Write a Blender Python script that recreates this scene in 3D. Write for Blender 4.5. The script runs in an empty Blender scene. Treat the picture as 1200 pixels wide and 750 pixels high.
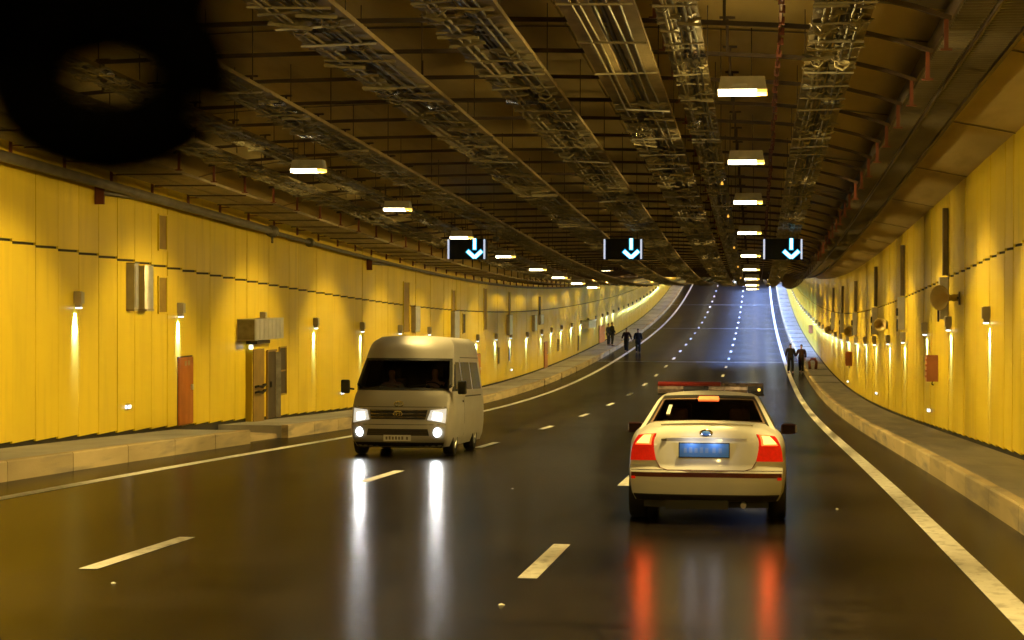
import bpy, bmesh, math, random
from mathutils import Vector, Matrix
random.seed(7)
SC = bpy.context.scene
COL = SC.collection
PI = math.pi
# ------------------------------------------------------------------ road profile (a sag curve seen from a falling ramp)
GRADE = 0.032
KN = [10, 30, 45, 60, 75, 95, 120, 150, 180, 220, 260, 320, 420]
KV = [0.0, 0.0, -0.073, -0.128, -0.077, 0.23, 0.99, 2.266, 3.753, 6.156, 9.244, 15.183, 26.934]
def _spline(kn, v):
    n = len(kn); h = [kn[i+1]-kn[i] for i in range(n-1)]
    a = [0.0]*n; b = [1.0]*n; c = [0.0]*n; d = [0.0]*n
    for i in range(1, n-1):
        a[i] = h[i-1]; b[i] = 2*(h[i-1]+h[i]); c[i] = h[i]
        d[i] = 6*((v[i+1]-v[i])/h[i]-(v[i]-v[i-1])/h[i-1])
    for i in range(1, n):
        w = a[i]/b[i-1]; b[i] -= w*c[i-1]; d[i] -= w*d[i-1]
    m = [0.0]*n; m[-1] = d[-1]/b[-1]
    for i in range(n-2, -1, -1): m[i] = (d[i]-c[i]*m[i+1])/b[i]
    def f(x):
        if x <= kn[0]: return v[0]
        i = 0
        while i < n-2 and x > kn[i+1]: i += 1
        t = x-kn[i]; H = h[i]; s = (v[i+1]-v[i])/H-H*(2*m[i]+m[i+1])/6
        return v[i]+s*t+m[i]*t*t/2+(m[i+1]-m[i])/(6*H)*t**3
    return f
_sp = _spline(KN, KV)
def zr(s): return _sp(s)-GRADE*s
def F(X, s, h): return Vector((X, s, zr(s)+h))
# ------------------------------------------------------------------ camera
CAM_H = 1.90005
cd = bpy.data.cameras.new('camera'); cam = bpy.data.objects.new('camera', cd); COL.objects.link(cam)
cd.sensor_width = 36; cd.lens = 2290.66/1200*36; cd.clip_start = 0.05; cd.clip_end = 2000
yaw, pit, roll = -0.12441, 0.01806-math.atan(GRADE), 0.00296
fw = Vector((math.sin(yaw)*math.cos(pit), math.cos(yaw)*math.cos(pit), math.sin(pit)))
rt = fw.cross(Vector((0, 0, 1))).normalized(); up = rt.cross(fw)
rt2 = rt*math.cos(roll)+up*math.sin(roll); up2 = up*math.cos(roll)-rt*math.sin(roll)
cam.matrix_world = Matrix(((rt2.x, up2.x, -fw.x, 0), (rt2.y, up2.y, -fw.y, 0), (rt2.z, up2.z, -fw.z, CAM_H), (0, 0, 0, 1)))
cd.dof.use_dof = True; cd.dof.focus_distance = 28; cd.dof.aperture_fstop = 6.0
SC.camera = cam
# ------------------------------------------------------------------ world, exposure
wd = bpy.data.worlds.new('World'); SC.world = wd; wd.use_nodes = True
wd.node_tree.nodes['Background'].inputs[0].default_value = (0.02, 0.025, 0.04, 1)
wd.node_tree.nodes['Background'].inputs[1].default_value = 0.3
SC.view_settings.view_transform = 'Standard'; SC.view_settings.look = 'None'
SC.view_settings.exposure = 0.0; SC.view_settings.gamma = 1
SC.render.engine = 'CYCLES'
SC.cycles.use_denoising = True; SC.cycles.max_bounces = 6; SC.cycles.diffuse_bounces = 4; SC.cycles.glossy_bounces = 3
SC.cycles.sample_clamp_indirect = 3; SC.cycles.caustics_reflective = False; SC.cycles.caustics_refractive = False
P_CEIL = 1380.0      # watts of one ceiling lamp
P_WALL = 1900.0        # watts of one wall lamp
C_CEIL = (1.0, 0.70, 0.21)
C_WALL = (0.32, 0.56, 2.5)
# ------------------------------------------------------------------ helpers
class MB:
    def __init__(s): s.v = []; s.f = []; s.m = []
    def add(s, vs, fs, mi=0):
        n = len(s.v); s.v += [tuple(v) for v in vs]; s.f += [tuple(i+n for i in f) for f in fs]; s.m += [mi]*len(fs); return s
    def box(s, x0, x1, y0, y1, z0, z1, mi=0, M=None):
        vs = [Vector((x, y, z)) for z in (z0, z1) for y in (y0, y1) for x in (x0, x1)]
        if M is not None: vs = [M @ v for v in vs]
        return s.add(vs, [(0, 2, 3, 1), (4, 5, 7, 6), (0, 1, 5, 4), (2, 6, 7, 3), (0, 4, 6, 2), (1, 3, 7, 5)], mi)
    def tube(s, pts, r, n=8, mi=0, cap=True):
        pts = [Vector(p) for p in pts]; rs = r if isinstance(r, (list, tuple)) else [r]*len(pts)
        rings = []
        for i, p in enumerate(pts):
            d = (pts[min(i+1, len(pts)-1)]-pts[max(i-1, 0)]).normalized()
            a = d.cross(Vector((0, 0, 1)) if abs(d.z) < .9 else Vector((1, 0, 0))).normalized(); b = d.cross(a)
            rings.append([p+(a*math.cos(2*PI*k/n)+b*math.sin(2*PI*k/n))*rs[i] for k in range(n)])
        vs = [v for q in rings for v in q]; fs = []
        for i in range(len(pts)-1):
            for k in range(n):
                k2 = (k+1) % n; fs.append((i*n+k, i*n+k2, (i+1)*n+k2, (i+1)*n+k))
        if cap: fs.append(tuple(range(n))[::-1]); fs.append(tuple((len(pts)-1)*n+k for k in range(n)))
        return s.add(vs, fs, mi)
    def lathe(s, prof, n=16, M=None, mi=0):     # prof: (r, t) about local z
        vs = []
        for r, t in prof:
            for k in range(n): vs.append(Vector((r*math.cos(2*PI*k/n), r*math.sin(2*PI*k/n), t)))
        if M is not None: vs = [M @ v for v in vs]
        fs = []
        for i in range(len(prof)-1):
            for k in range(n):
                k2 = (k+1) % n; fs.append((i*n+k, i*n+k2, (i+1)*n+k2, (i+1)*n+k))
        return s.add(vs, fs, mi)
    def grid(s, P, nu, nv, mi=0, flip=False):   # P(i,j) -> point
        vs = [P(i, j) for j in range(nv+1) for i in range(nu+1)]; fs = []
        for j in range(nv):
            for i in range(nu):
                a = j*(nu+1)+i; q = (a, a+1, a+nu+2, a+nu+1); fs.append(q[::-1] if flip else q)
        return s.add(vs, fs, mi)
    def sweep(s, prof, s0, s1, step=3.0, mi=0, closed=True):   # prof: (X,h) polygon carried along the tunnel
        n = max(1, int(math.ceil((s1-s0)/step))); m = len(prof); vs = []
        for i in range(n+1):
            t = s0+(s1-s0)*i/n
            vs += [F(x, t, h) for x, h in prof]
        fs = []
        for i in range(n):
            for k in range(m if closed else m-1):
                k2 = (k+1) % m; fs.append((i*m+k, i*m+k2, (i+1)*m+k2, (i+1)*m+k))
        if closed: fs.append(tuple(range(m))[::-1]); fs.append(tuple(n*m+k for k in range(m)))
        return s.add(vs, fs, mi)
    def mesh(s, name, mats, smooth=False):
        me = bpy.data.meshes.new(name); me.from_pydata(s.v, [], s.f)
        for m in (mats if isinstance(mats, (list, tuple)) else [mats]): me.materials.append(m)
        if any(s.m): me.polygons.foreach_set('material_index', s.m)
        bm = bmesh.new(); bm.from_mesh(me); bmesh.ops.recalc_face_normals(bm, faces=bm.faces); bm.to_mesh(me); bm.free()
        if smooth: me.polygons.foreach_set('use_smooth', [True]*len(me.polygons))
        me.update(); return me
    def build(s, name, mats, parent=None, smooth=False, loc=None):
        o = bpy.data.objects.new(name, s.mesh(name, mats, smooth)); COL.objects.link(o)
        if parent is not None: o.parent = parent
        if loc is not None: o.location = loc
        return o
def inst(name, me, parent=None, loc=(0, 0, 0), rot=None):
    o = bpy.data.objects.new(name, me); COL.objects.link(o); o.parent = parent; o.location = loc
    if rot: o.rotation_euler = rot
    return o
def tag(o, label=None, cat=None, group=None, kind=None):
    if label: o['label'] = label
    if cat: o['category'] = cat
    if group: o['group'] = group
    if kind: o['kind'] = kind
    return o
def empty(name, loc=(0, 0, 0), rot=None):
    o = bpy.data.objects.new(name, None); COL.objects.link(o); o.location = loc; o.empty_display_size = .2
    if rot: o.rotation_euler = rot
    return o
def copy_tree(o, parent=None):
    c = o.copy(); COL.objects.link(c)
    if parent is not None:
        c.parent = parent
    for ch in o.children: copy_tree(ch, c)
    return c
def autosmooth(o, ang=40):
    me = o.data; me.polygons.foreach_set('use_smooth', [True]*len(me.polygons))
    try: me.set_sharp_from_angle(angle=math.radians(ang))
    except Exception: pass
    return o
# ------------------------------------------------------------------ materials
def mat(name, col, rough=.6, metal=0.0, var=.15, vscale=(3, 3, 3), bump=0.0, bscale=60, coat=0.0, dirt=None, dscale=(1, 1, 1), rvar=0.0, spec=.5, rnd=0.0, emit=None, estr=0.0, croug=.1):
    m = bpy.data.materials.new(name); m.use_nodes = True; nt = m.node_tree; N = nt.nodes; L = nt.links
    b = N['Principled BSDF']
    b.inputs['Roughness'].default_value = rough; b.inputs['Metallic'].default_value = metal
    b.inputs['Specular IOR Level'].default_value = spec
    b.inputs['Coat Weight'].default_value = coat; b.inputs['Coat Roughness'].default_value = croug
    b.inputs['Base Color'].default_value = (*col, 1)
    geo = N.new('ShaderNodeNewGeometry')
    def noise(scale, sc3=None, det=4):
        n = N.new('ShaderNodeTexNoise'); n.inputs['Scale'].default_value = scale; n.inputs['Detail'].default_value = det
        mp = N.new('ShaderNodeMapping'); mp.inputs['Scale'].default_value = sc3 or (1, 1, 1)
        L.new(geo.outputs['Position'], mp.inputs['Vector']); L.new(mp.outputs[0], n.inputs['Vector']); return n
    def mul(a, fac_sock, lo, hi):      # a * maprange(fac)
        mr = N.new('ShaderNodeMapRange'); mr.inputs['From Min'].default_value = .3; mr.inputs['From Max'].default_value = .7
        mr.inputs['To Min'].default_value = lo; mr.inputs['To Max'].default_value = hi; L.new(fac_sock, mr.inputs['Value'])
        v = N.new('ShaderNodeVectorMath'); v.operation = 'SCALE'; L.new(mr.outputs[0], v.inputs['Scale'])
        if isinstance(a, tuple): v.inputs[0].default_value = a
        else: L.new(a, v.inputs[0])
        return v.outputs[0]
    cur = tuple(col)
    if var: cur = mul(cur, noise(1.0, vscale).outputs['Fac'], 1-var, 1+var)
    if rnd:
        oi = N.new('ShaderNodeObjectInfo'); mr = N.new('ShaderNodeMapRange'); L.new(oi.outputs['Random'], mr.inputs['Value'])
        mr.inputs['To Min'].default_value = 1-rnd; mr.inputs['To Max'].default_value = 1+rnd
        v = N.new('ShaderNodeVectorMath'); v.operation = 'SCALE'; L.new(mr.outputs[0], v.inputs['Scale'])
        if isinstance(cur, tuple): v.inputs[0].default_value = cur
        else: L.new(cur, v.inputs[0])
        cur = v.outputs[0]
    if dirt:
        n = noise(1.0, dscale, 8); mr = N.new('ShaderNodeMapRange'); mr.inputs['From Min'].default_value = .5; mr.inputs['From Max'].default_value = .72
        L.new(n.outputs['Fac'], mr.inputs['Value']); mx = N.new('ShaderNodeMix'); mx.data_type = 'RGBA'
        L.new(mr.outputs[0], mx.inputs['Factor'])
        if isinstance(cur, tuple): mx.inputs['A'].default_value = (*cur, 1)
        else: L.new(cur, mx.inputs['A'])
        mx.inputs['B'].default_value = (*dirt, 1); cur = mx.outputs['Result']
    if not isinstance(cur, tuple): L.new(cur, b.inputs['Base Color'])
    if rvar:
        n = noise(1.3, (1, .25, 1)); mr = N.new('ShaderNodeMapRange'); mr.inputs['From Min'].default_value = .3; mr.inputs['From Max'].default_value = .7
        mr.inputs['To Min'].default_value = rough-rvar; mr.inputs['To Max'].default_value = rough+rvar
        L.new(n.outputs['Fac'], mr.inputs['Value']); L.new(mr.outputs[0], b.inputs['Roughness'])
    if bump:
        n = noise(1.0, (bscale, bscale, bscale) if not isinstance(bscale, tuple) else bscale, 3)
        bp = N.new('ShaderNodeBump'); bp.inputs['Strength'].default_value = 1; bp.inputs['Distance'].default_value = bump
        L.new(n.outputs['Fac'], bp.inputs['Height']); L.new(bp.outputs[0], b.inputs['Normal'])
    if emit:
        b.inputs['Emission Color'].default_value = (*emit, 1); b.inputs['Emission Strength'].default_value = estr
    return m
M = {}
M['yellow'] = mat('yellow_panel_paint', (.80, .60, .034), .36, var=.04, vscale=(1, 1, .4), bump=.0016, bscale=(2, 3.2, .5), rnd=.04, rvar=.06, spec=.35, dirt=(.72, .53, .036), dscale=(2, 3, .5))
M['backing'] = mat('dark_backing', (.035, .03, .02), .9)
M['ceil'] = mat('ochre_ceiling_sheet', (.52, .41, .17), .7, var=.12, vscale=(1.6, .4, 1), dirt=(.40, .30, .12), dscale=(2.2, .35, 2), bump=.004, bscale=(4, 1, 4))
M['rail'] = mat('dark_oxide_steel', (.06, .04, .03), .6, metal=.3)
M['oxide'] = mat('red_oxide_steel', (.16, .045, .028), .55, metal=.2)
M['galv'] = mat('galvanised_sheet', (.34, .32, .28), .38, metal=.7, var=.25, vscale=(6, 6, 6), bump=.003, bscale=14, rvar=.1)
M['galvdull'] = mat('dusty_brown_tray', (.24, .19, .10), .6, metal=.1, var=.3, vscale=(5, 2, 5), bump=.004, bscale=20)
M['foil'] = mat('dusty_metal_sleeve', (.20, .175, .11), .5, metal=.35, var=.3, vscale=(9, 9, 9), bump=.01, bscale=18)
M['shiny'] = mat('bright_metal_sleeve', (.7, .7, .68), .2, metal=1, bump=.008, bscale=18)
M['cable'] = mat('cable_rubber', (.045, .04, .035), .5, var=.3)
M['duct'] = mat('grey_duct_sheet', (.15, .13, .10), .5, metal=.4, var=.2, vscale=(3, .7, 3), bump=.006, bscale=(2, 22, 2))
M['pipe'] = mat('grey_pipe_paint', (.17, .15, .12), .45, metal=.3, var=.25)
M['concrete'] = mat('kerb_concrete', (.50, .40, .22), .85, var=.12, vscale=(1.5, .5, 3), bump=.004, bscale=30, dirt=(.24, .21, .17), dscale=(2.0, .5, 5), rnd=.16)
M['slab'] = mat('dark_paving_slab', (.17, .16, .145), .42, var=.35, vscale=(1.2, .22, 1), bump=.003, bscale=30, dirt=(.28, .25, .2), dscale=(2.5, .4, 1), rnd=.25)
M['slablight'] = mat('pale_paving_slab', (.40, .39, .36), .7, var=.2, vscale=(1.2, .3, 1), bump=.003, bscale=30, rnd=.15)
M['white'] = mat('worn_white_line', (.78, .76, .70), .5, var=.1, vscale=(3, 3, 1), dirt=(.42, .40, .36), dscale=(9, 5, 1), bump=.001, bscale=60)
M['steelstrip'] = mat('joint_steel', (.60, .60, .60), .35, metal=.4, var=.3)
M['cabinet'] = mat('polished_cabinet_steel', (.78, .75, .68), .34, metal=.75, var=.15, bump=.006, bscale=(3, 6, 1))
M['lampbox'] = mat('wall_lamp_housing', (.48, .43, .34), .45, metal=.5)
M['slot'] = mat('slot_brown_paint', (.30, .19, .03), .5)  # plain brown of hatch insets and slot window frames
M['slotdark'] = mat('dark_slot_inside', (.06, .045, .03), .6)
M['lampsheet'] = mat('lamp_housing_sheet', (.55, .54, .52), .45, metal=.2, var=.15, vscale=(9, 9, 9))
M['trunk'] = mat('dull_brown_trunking', (.14, .11, .06), .5)
M['reddoor'] = mat('rust_red_door', (.42, .13, .010), .45, var=.2, vscale=(2, 2, 1), dirt=(.48, .16, .03), dscale=(5, 5, 3))
M['brass'] = mat('brown_door_leaf', (.24, .15, .03), .4, var=.2)
M['callbox'] = mat('orange_red_box', (.62, .24, .10), .45, var=.15)
M['horn'] = mat('ochre_horn', (.72, .56, .22), .32, var=.1)
M['black'] = mat('matt_black', (.006, .006, .006), .55, var=0)
M['soot'] = mat('dull_black_foam', (.0008, .0008, .0008), 1, var=0, spec=0)
M['signblack'] = mat('sign_face_black', (.002, .005, .012), .6, var=0, spec=.2)
M['edgelit'] = mat('sign_edge_light', (.8, .8, .8), .3, metal=.3, emit=(.62, .74, 1), estr=.75, var=0)
M['arrow'] = mat('arrow_lamp', (.1, .5, .6), .3, emit=(.55, .95, 1.0), estr=4.2, var=0)
M['arrowedge'] = mat('arrow_rim', (.1, .5, .6), .3, emit=(.03, .50, .95), estr=1.3, var=0)
M['diff'] = mat('lamp_diffuser', (.8, .8, .8), .3, emit=(1, .86, .5), estr=14, var=0)
M['diffamber'] = mat('lamp_diffuser_amber', (.8, .6, .2), .3, emit=(1, .62, .10), estr=1.6, var=0)
M['coldface'] = mat('added_cold_lamp_face', (.8, .8, .8), .3, emit=(.8, .92, 1), estr=16, var=0)  # face of the lamps added over the far climb
M['wallface'] = mat('wall_lamp_face', (.8, .8, .8), .3, emit=(.8, .92, 1), estr=3.5, var=0)
M['marker'] = mat('marker_face', (.8, .8, .8), .3, emit=(.8, .9, 1), estr=2.6, var=0)
M['amber'] = mat('amber_bead', (.8, .5, .1), .3, emit=(1, .50, .07), estr=1.2, var=0)
# asphalt
def asphalt():
    m = bpy.data.materials.new('dark_asphalt'); m.use_nodes = True; nt = m.node_tree; N = nt.nodes; L = nt.links; b = N['Principled BSDF']
    geo = N.new('ShaderNodeNewGeometry')
    def ns(sc, det=4, rough=.55):
        mp = N.new('ShaderNodeMapping'); mp.inputs['Scale'].default_value = sc; n = N.new('ShaderNodeTexNoise'); n.inputs['Scale'].default_value = 1
        n.inputs['Detail'].default_value = det; n.inputs['Roughness'].default_value = rough
        L.new(geo.outputs['Position'], mp.inputs[0]); L.new(mp.outputs[0], n.inputs['Vector']); return n.outputs['Fac']
    def mr(x, a, c, lo, hi):
        r = N.new('ShaderNodeMapRange'); r.inputs['From Min'].default_value = a; r.inputs['From Max'].default_value = c
        r.inputs['To Min'].default_value = lo; r.inputs['To Max'].default_value = hi; L.new(x, r.inputs[0]); return r.outputs[0]
    def mm(x, y, op='MULTIPLY'):
        q = N.new('ShaderNodeMath'); q.operation = op; L.new(x, q.inputs[0]); L.new(y, q.inputs[1]); return q.outputs[0]
    fine = mr(ns((70, 40, 40), 3), .35, .65, .35, 1.9)
    big = mr(ns((.35, .12, 1), 5), .3, .7, .7, 1.25)
    streak = mr(ns((1.6, .03, 1), 4), .3, .7, .8, 1.15)
    cross = mr(ns((.16, 1.0, 1), 5), .5, .66, 1.0, .45)
    mid = mr(ns((11, 5, 10), 5, .75), .35, .65, .5, 1.6)
    track = mr(ns((2.2, .012, 1), 2), .35, .65, .7, 1.3)
    k = mm(mm(mm(fine, big), mm(streak, cross)), mm(mid, track))
    v = N.new('ShaderNodeVectorMath'); v.operation = 'SCALE'; v.inputs[0].default_value = (.0165, .0130, .0105); L.new(k, v.inputs['Scale'])
    L.new(v.outputs[0], b.inputs['Base Color'])
    L.new(mr(ns((.6, .16, .5), 2, .4), 0, 1, .215, .268), b.inputs['Roughness'])
    b.inputs['Specular IOR Level'].default_value = .055
    bp = N.new('ShaderNodeBump'); bp.inputs['Distance'].default_value = .0006; bp.inputs['Strength'].default_value = .8
    L.new(ns((95, 70, 50), 3), bp.inputs['Height']); L.new(bp.outputs[0], b.inputs['Normal'])
    return m
M['asphalt'] = asphalt()
# vehicles, people
def tint(name, col, refl):
    m = bpy.data.materials.new(name); m.use_nodes = True; nt = m.node_tree; N = nt.nodes; L = nt.links; N.remove(N['Principled BSDF'])
    t = N.new('ShaderNodeBsdfTransparent'); t.inputs[0].default_value = (*col, 1); g = N.new('ShaderNodeBsdfGlossy'); g.inputs['Roughness'].default_value = .06; g.inputs['Color'].default_value = (refl, refl, refl, 1)
    fr = N.new('ShaderNodeFresnel'); fr.inputs[0].default_value = 1.35; mx = N.new('ShaderNodeMixShader')
    L.new(fr.outputs[0], mx.inputs[0]); L.new(t.outputs[0], mx.inputs[1]); L.new(g.outputs[0], mx.inputs[2]); L.new(mx.outputs[0], N['Material Output'].inputs[0]); return m
M['clearglass'] = tint('tinted_windscreen_glass', (.62, .62, .60), .7)
M['rearglass'] = tint('tinted_rear_glass', (.62, .50, .42), .7)
M['lining'] = mat('dark_cabin_lining', (.075, .05, .035), .9, var=.1)
M['seat'] = mat('dark_seat_cloth', (.10, .075, .055), .85, var=.2)
M['shirt'] = mat('pale_shirt', (.30, .27, .22), .8, var=.1)
M['vanpaint'] = mat('champagne_van_paint', (.44, .42, .385), .5, metal=.1, var=.06, vscale=(2, 2, 3), coat=.2, croug=.3)
M['policepaint'] = mat('cream_white_paint', (.80, .79, .74), .32, var=.03, coat=.6, croug=.06)
M['glass'] = mat('dark_vehicle_glass', (.008, .008, .008), .22, var=0, spec=.12)
M['cabinglass'] = mat('brown_rear_glass', (.02, .009, .005), .08, var=0, spec=.6)
M['plastic'] = mat('black_bumper_plastic', (.018, .017, .016), .6, var=.1)
M['tyre'] = mat('tyre_rubber', (.014, .014, .014), .8, var=.1)
M['rim'] = mat('wheel_rim', (.4, .4, .4), .35, metal=.8)
M['chrome'] = mat('chrome', (.75, .74, .70), .12, metal=1, var=0)
M['head'] = mat('headlight_on', (.9, .9, .9), .2, emit=(1, .97, .88), estr=7, var=0)
M['headlens'] = mat('headlight_lens', (.7, .7, .66), .12, var=.2, vscale=(20, 20, 20), coat=1, emit=(1, .95, .82), estr=.55)
M['fog'] = mat('foglight_on', (.9, .9, .9), .2, emit=(.9, .97, 1), estr=13, var=0)
M['tailred'] = mat('red_tail_lens', (.40, .006, .004), .45, var=.2, vscale=(30, 30, 30), spec=.2, emit=(1, .022, .004), estr=.34)
M['brake'] = mat('brake_lamp_on', (.8, .3, .1), .2, emit=(1, .36, .09), estr=3.4, var=0)
M['brakehigh'] = mat('high_brake_lamp_on', (.8, .3, .1), .2, emit=(1, .15, .03), estr=2.4, var=0)
M['brakeglow'] = mat('brake_lamp_rim', (.8, .1, .05), .2, emit=(1, .12, .02), estr=2.2, var=0)
M['blueplate'] = mat('blue_number_plate', (.09, .28, .85), .35, var=.06)
M['whiteplate'] = mat('white_number_plate', (.72, .72, .70), .35, var=.08)
M['platefaint'] = mat('faint_plate_print', (.22, .38, .80), .35, var=.06)
M['mirrorcap'] = mat('dark_mirror_cap', (.06, .016, .012), .35, var=.1)
M['stripe'] = mat('dark_red_stripe', (.10, .008, .006), .4, var=.1)
M['barred'] = mat('red_light_bar_lens', (.13, .008, .006), .3, var=.2, coat=.3)
M['barblue'] = mat('smoked_light_bar_lens', (.03, .03, .05), .12, var=.2, coat=1)
M['barclear'] = mat('clear_light_bar_strip', (.22, .17, .17), .2, var=.5, vscale=(16, 16, 16), metal=.6, coat=.5)
M['skin'] = mat('skin', (.42, .24, .16), .55, var=.05)
M['coat'] = mat('dark_coat', (.010, .009, .012), .85, var=.2)
M['coat2'] = mat('dark_blue_jacket', (.010, .013, .022), .8, var=.2)
M['coat3'] = mat('dark_maroon_jacket', (.030, .008, .010), .8, var=.2)
M['trouser'] = mat('dark_trousers', (.008, .008, .009), .85, var=.1)
M['hair'] = mat('dark_hair', (.012, .008, .006), .7, var=.1)
M['greybag'] = mat('grey_cloth', (.10, .12, .15), .8, var=.1)
# ------------------------------------------------------------------ setting: road and its markings
S0, S1 = -14.0, 400.0
LE, D1, D2, RE = -9.614, -5.764, -1.914, 1.936
WL, WR = -12.48, 4.242
KL, KR = -10.79, 2.84
def ribbon(mb, x0, x1, s0, s1, h, step=3.0):
    n = max(1, int(math.ceil((s1-s0)/step)))
    return mb.grid(lambda i, j: F(x0+(x1-x0)*i, s0+(s1-s0)*j/n, h), 1, n)
mb = MB(); n = 150; mb.grid(lambda i, j: F(-13.2+18.4*i/6, S0+(S1-S0)*j/n, 0), 6, n)
road = tag(mb.build('road', M['asphalt'], smooth=True), 'dark asphalt carriageway of the tunnel climbing away in the distance', kind='structure')
road.data.flip_normals()
for x, nm in ((LE, 'left'), (RE, 'right')):
    mb = MB(); ribbon(mb, x-.115, x+.115, S0, S1, .004); o = mb.build('edge_line', M['white'], road)
    o['label'] = 'solid white line along the %s edge of the road' % nm
def dash_at(x, s):
    mb = MB(); ribbon(mb, x-.085, x+.085, s-1.5, s+1.5, .004, 1.5); return mb.build('lane_dash', M['white'], road)
for k in range(-1, 30): dash_at(D1, 17.89+12*k)
for k in range(-1, 30): dash_at(D2, 17.88+12*k)
for s in (132.6, 196.0, 250.3):
    for ds in (0, .55):
        mb = MB(); ribbon(mb, KL+.05, KR-.05, s+ds-.06, s+ds+.06, .006); mb.build('expansion_joint', M['steelstrip'], road)
# small litter on the asphalt near the camera
for i, (x, s, q) in enumerate(((-1.9, 14.6, .026), (-5.2, 15.4, .022), (1.0, 24.5, .022), (-3.4, 27.3, .022), (-.9, 33.0, .022))):
    mb = MB(); mb.add([(-q, -q*.5, 0), (q*.9, -q*.7, 0), (q*1.1, q*.6, 0), (-q*.6, q*.8, 0), (0, 0, q*.5), (-q*.5, 0, q*.3)], [(0, 1, 4), (1, 2, 4), (2, 3, 4, ), (3, 0, 5), (3, 5, 4), (0, 4, 5)])
    o = mb.build('paper_scrap', M['white'], loc=F(x, s, .005))
    tag(o, ['pale paper scrap on the asphalt below the nearest white dash', 'tiny pale scrap on the dark lane low in the left foreground', 'tiny pale scrap on the asphalt right of the police car',
            'tiny pale scrap on the road between the van and the police car', 'tiny pale scrap on the road just left of the police car'][i], 'litter')
# ------------------------------------------------------------------ pavements with kerb blocks
def pavement(x0, x1, spans, name_label, hh=.30):
    root = tag(empty('pavement', F((x0+x1)/2, 20, 0)), name_label, kind='structure')
    lip = .16*(1 if x1 > x0 else -1)   # x0 = road side
    mbp = MB()
    for (a, b) in spans:
        mb = MB(); c = .015*(1 if x1 > x0 else -1)
        mb.sweep([(x0, -.05), (x0, hh-.02), (x0+c, hh), (x0+lip, hh), (x0+lip, -.05)], a+.012, b-.012, 4)
        o = mb.build('kerb_block', M['concrete'], None); o.parent = root; o.matrix_parent_inverse = Matrix.Translation(-root.location)
        mb = MB(); mb.sweep([(x0+lip*1.02, -.05), (x0+lip*1.02, hh-.012), (x1, hh-.012), (x1, -.05)], a+.006, b-.006, 4)
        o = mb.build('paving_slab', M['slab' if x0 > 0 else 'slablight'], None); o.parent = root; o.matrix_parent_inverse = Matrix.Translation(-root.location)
    return root
sp = []; s = -14.0
while s < 41.0: sp.append((s, min(s+2.75, 41.15))); s += 2.75
s = 44.4
while s < 330: sp.append((s, s+(2.75 if s < 90 else 8.5))); s += (2.75 if s < 90 else 8.5+.0)+ (0 if s < 90 else .45)
pavement(KL, WL+.02, sp, 'raised concrete walkway along the left yellow wall')
mb = MB(); mb.sweep([(KL-.25, -.02), (KL-.28, .10), (WL, .16), (WL, -.02)], 41.2, 44.4, 1)
tag(mb.build('ramp', M['concrete']), 'low pale concrete ramp in the gap of the left walkway by the exit door', kind='structure')
sp = []; s = -14.0
while s < 330: w = 2.75 if s < 90 else 8.5; sp.append((s, s+w)); s += w+(0 if s < 90 else .45)
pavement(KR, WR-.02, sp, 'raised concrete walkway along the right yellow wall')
# ------------------------------------------------------------------ walls
SEAM = 3.765
def tunnel_wall(X, sgn, top, s_start, pitch, n_near, label, skips=()):
    root = tag(empty('wall', F(X, 20, 0)), label, 'wall', kind='structure')
    inv = Matrix.Translation(-root.location)
    mb = MB(); mb.sweep([(X-sgn*.06, -.1), (X-sgn*.06, top+.25), (X-sgn*.25, top+.25), (X-sgn*.25, -.1)], S0, S1, 4)
    o = mb.build('backing', M['backing']); o.parent = root; o.matrix_parent_inverse = inv
    low = MB(); low.box(-.02, .02, .008, pitch-.010, .365, SEAM-.022); lowm = low.mesh('wall_panel', M['yellow'])
    upp = MB(); upp.box(-.02, .02, .008, pitch-.010, SEAM+.026, top); uppm = upp.mesh('wall_panel', M['yellow'])
    k0 = int((S0-s_start)/pitch)
    far = MB()
    k = k0
    while True:
        s = s_start+k*pitch
        if s > S1-2: break
        z = zr(s+pitch/2); x = X-sgn*.02+random.uniform(-.004, .004); ry = random.uniform(-.006, .006)
        if -1 <= k < n_near:
            for me, hh in ((lowm, 0), (uppm, 0)):
                hole = [q for q in skips if q[0] < s+pitch*.55 and q[1] > s+pitch*.45 and me is lowm]
                o = inst('wall_panel', me, root, (x, s, z+hh), (0, 0, ry)); o.matrix_parent_inverse = inv
        elif k >= n_near or s > 6:
            for z0, z1 in ((.365, SEAM-.022), (SEAM+.026, top)):
                far.box(x-.02, x+.02, s+.008, s+pitch-.010, z+z0, z+z1)
        else:
            if s > -12:
                far.box(x-.02, x+.02, s+.008, s+pitch-.010, z+.365, z+SEAM-.022); far.box(x-.02, x+.02, s+.008, s+pitch-.010, z+SEAM+.026, z+top)
        k += 1
    o = far.build('far_wall_panels', M['yellow']); o.parent = root; o.matrix_parent_inverse = inv; o['kind'] = 'stuff'
    return root
wall_l = tunnel_wall(WL, 1, 5.55, 31.73, 1.095, 62, 'tall wall of yellow upright panels on the left of the tunnel')
wall_r = tunnel_wall(WR, -1, 5.75, 31.2, 1.095, 62, 'tall wall of yellow upright panels on the right of the tunnel')
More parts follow.
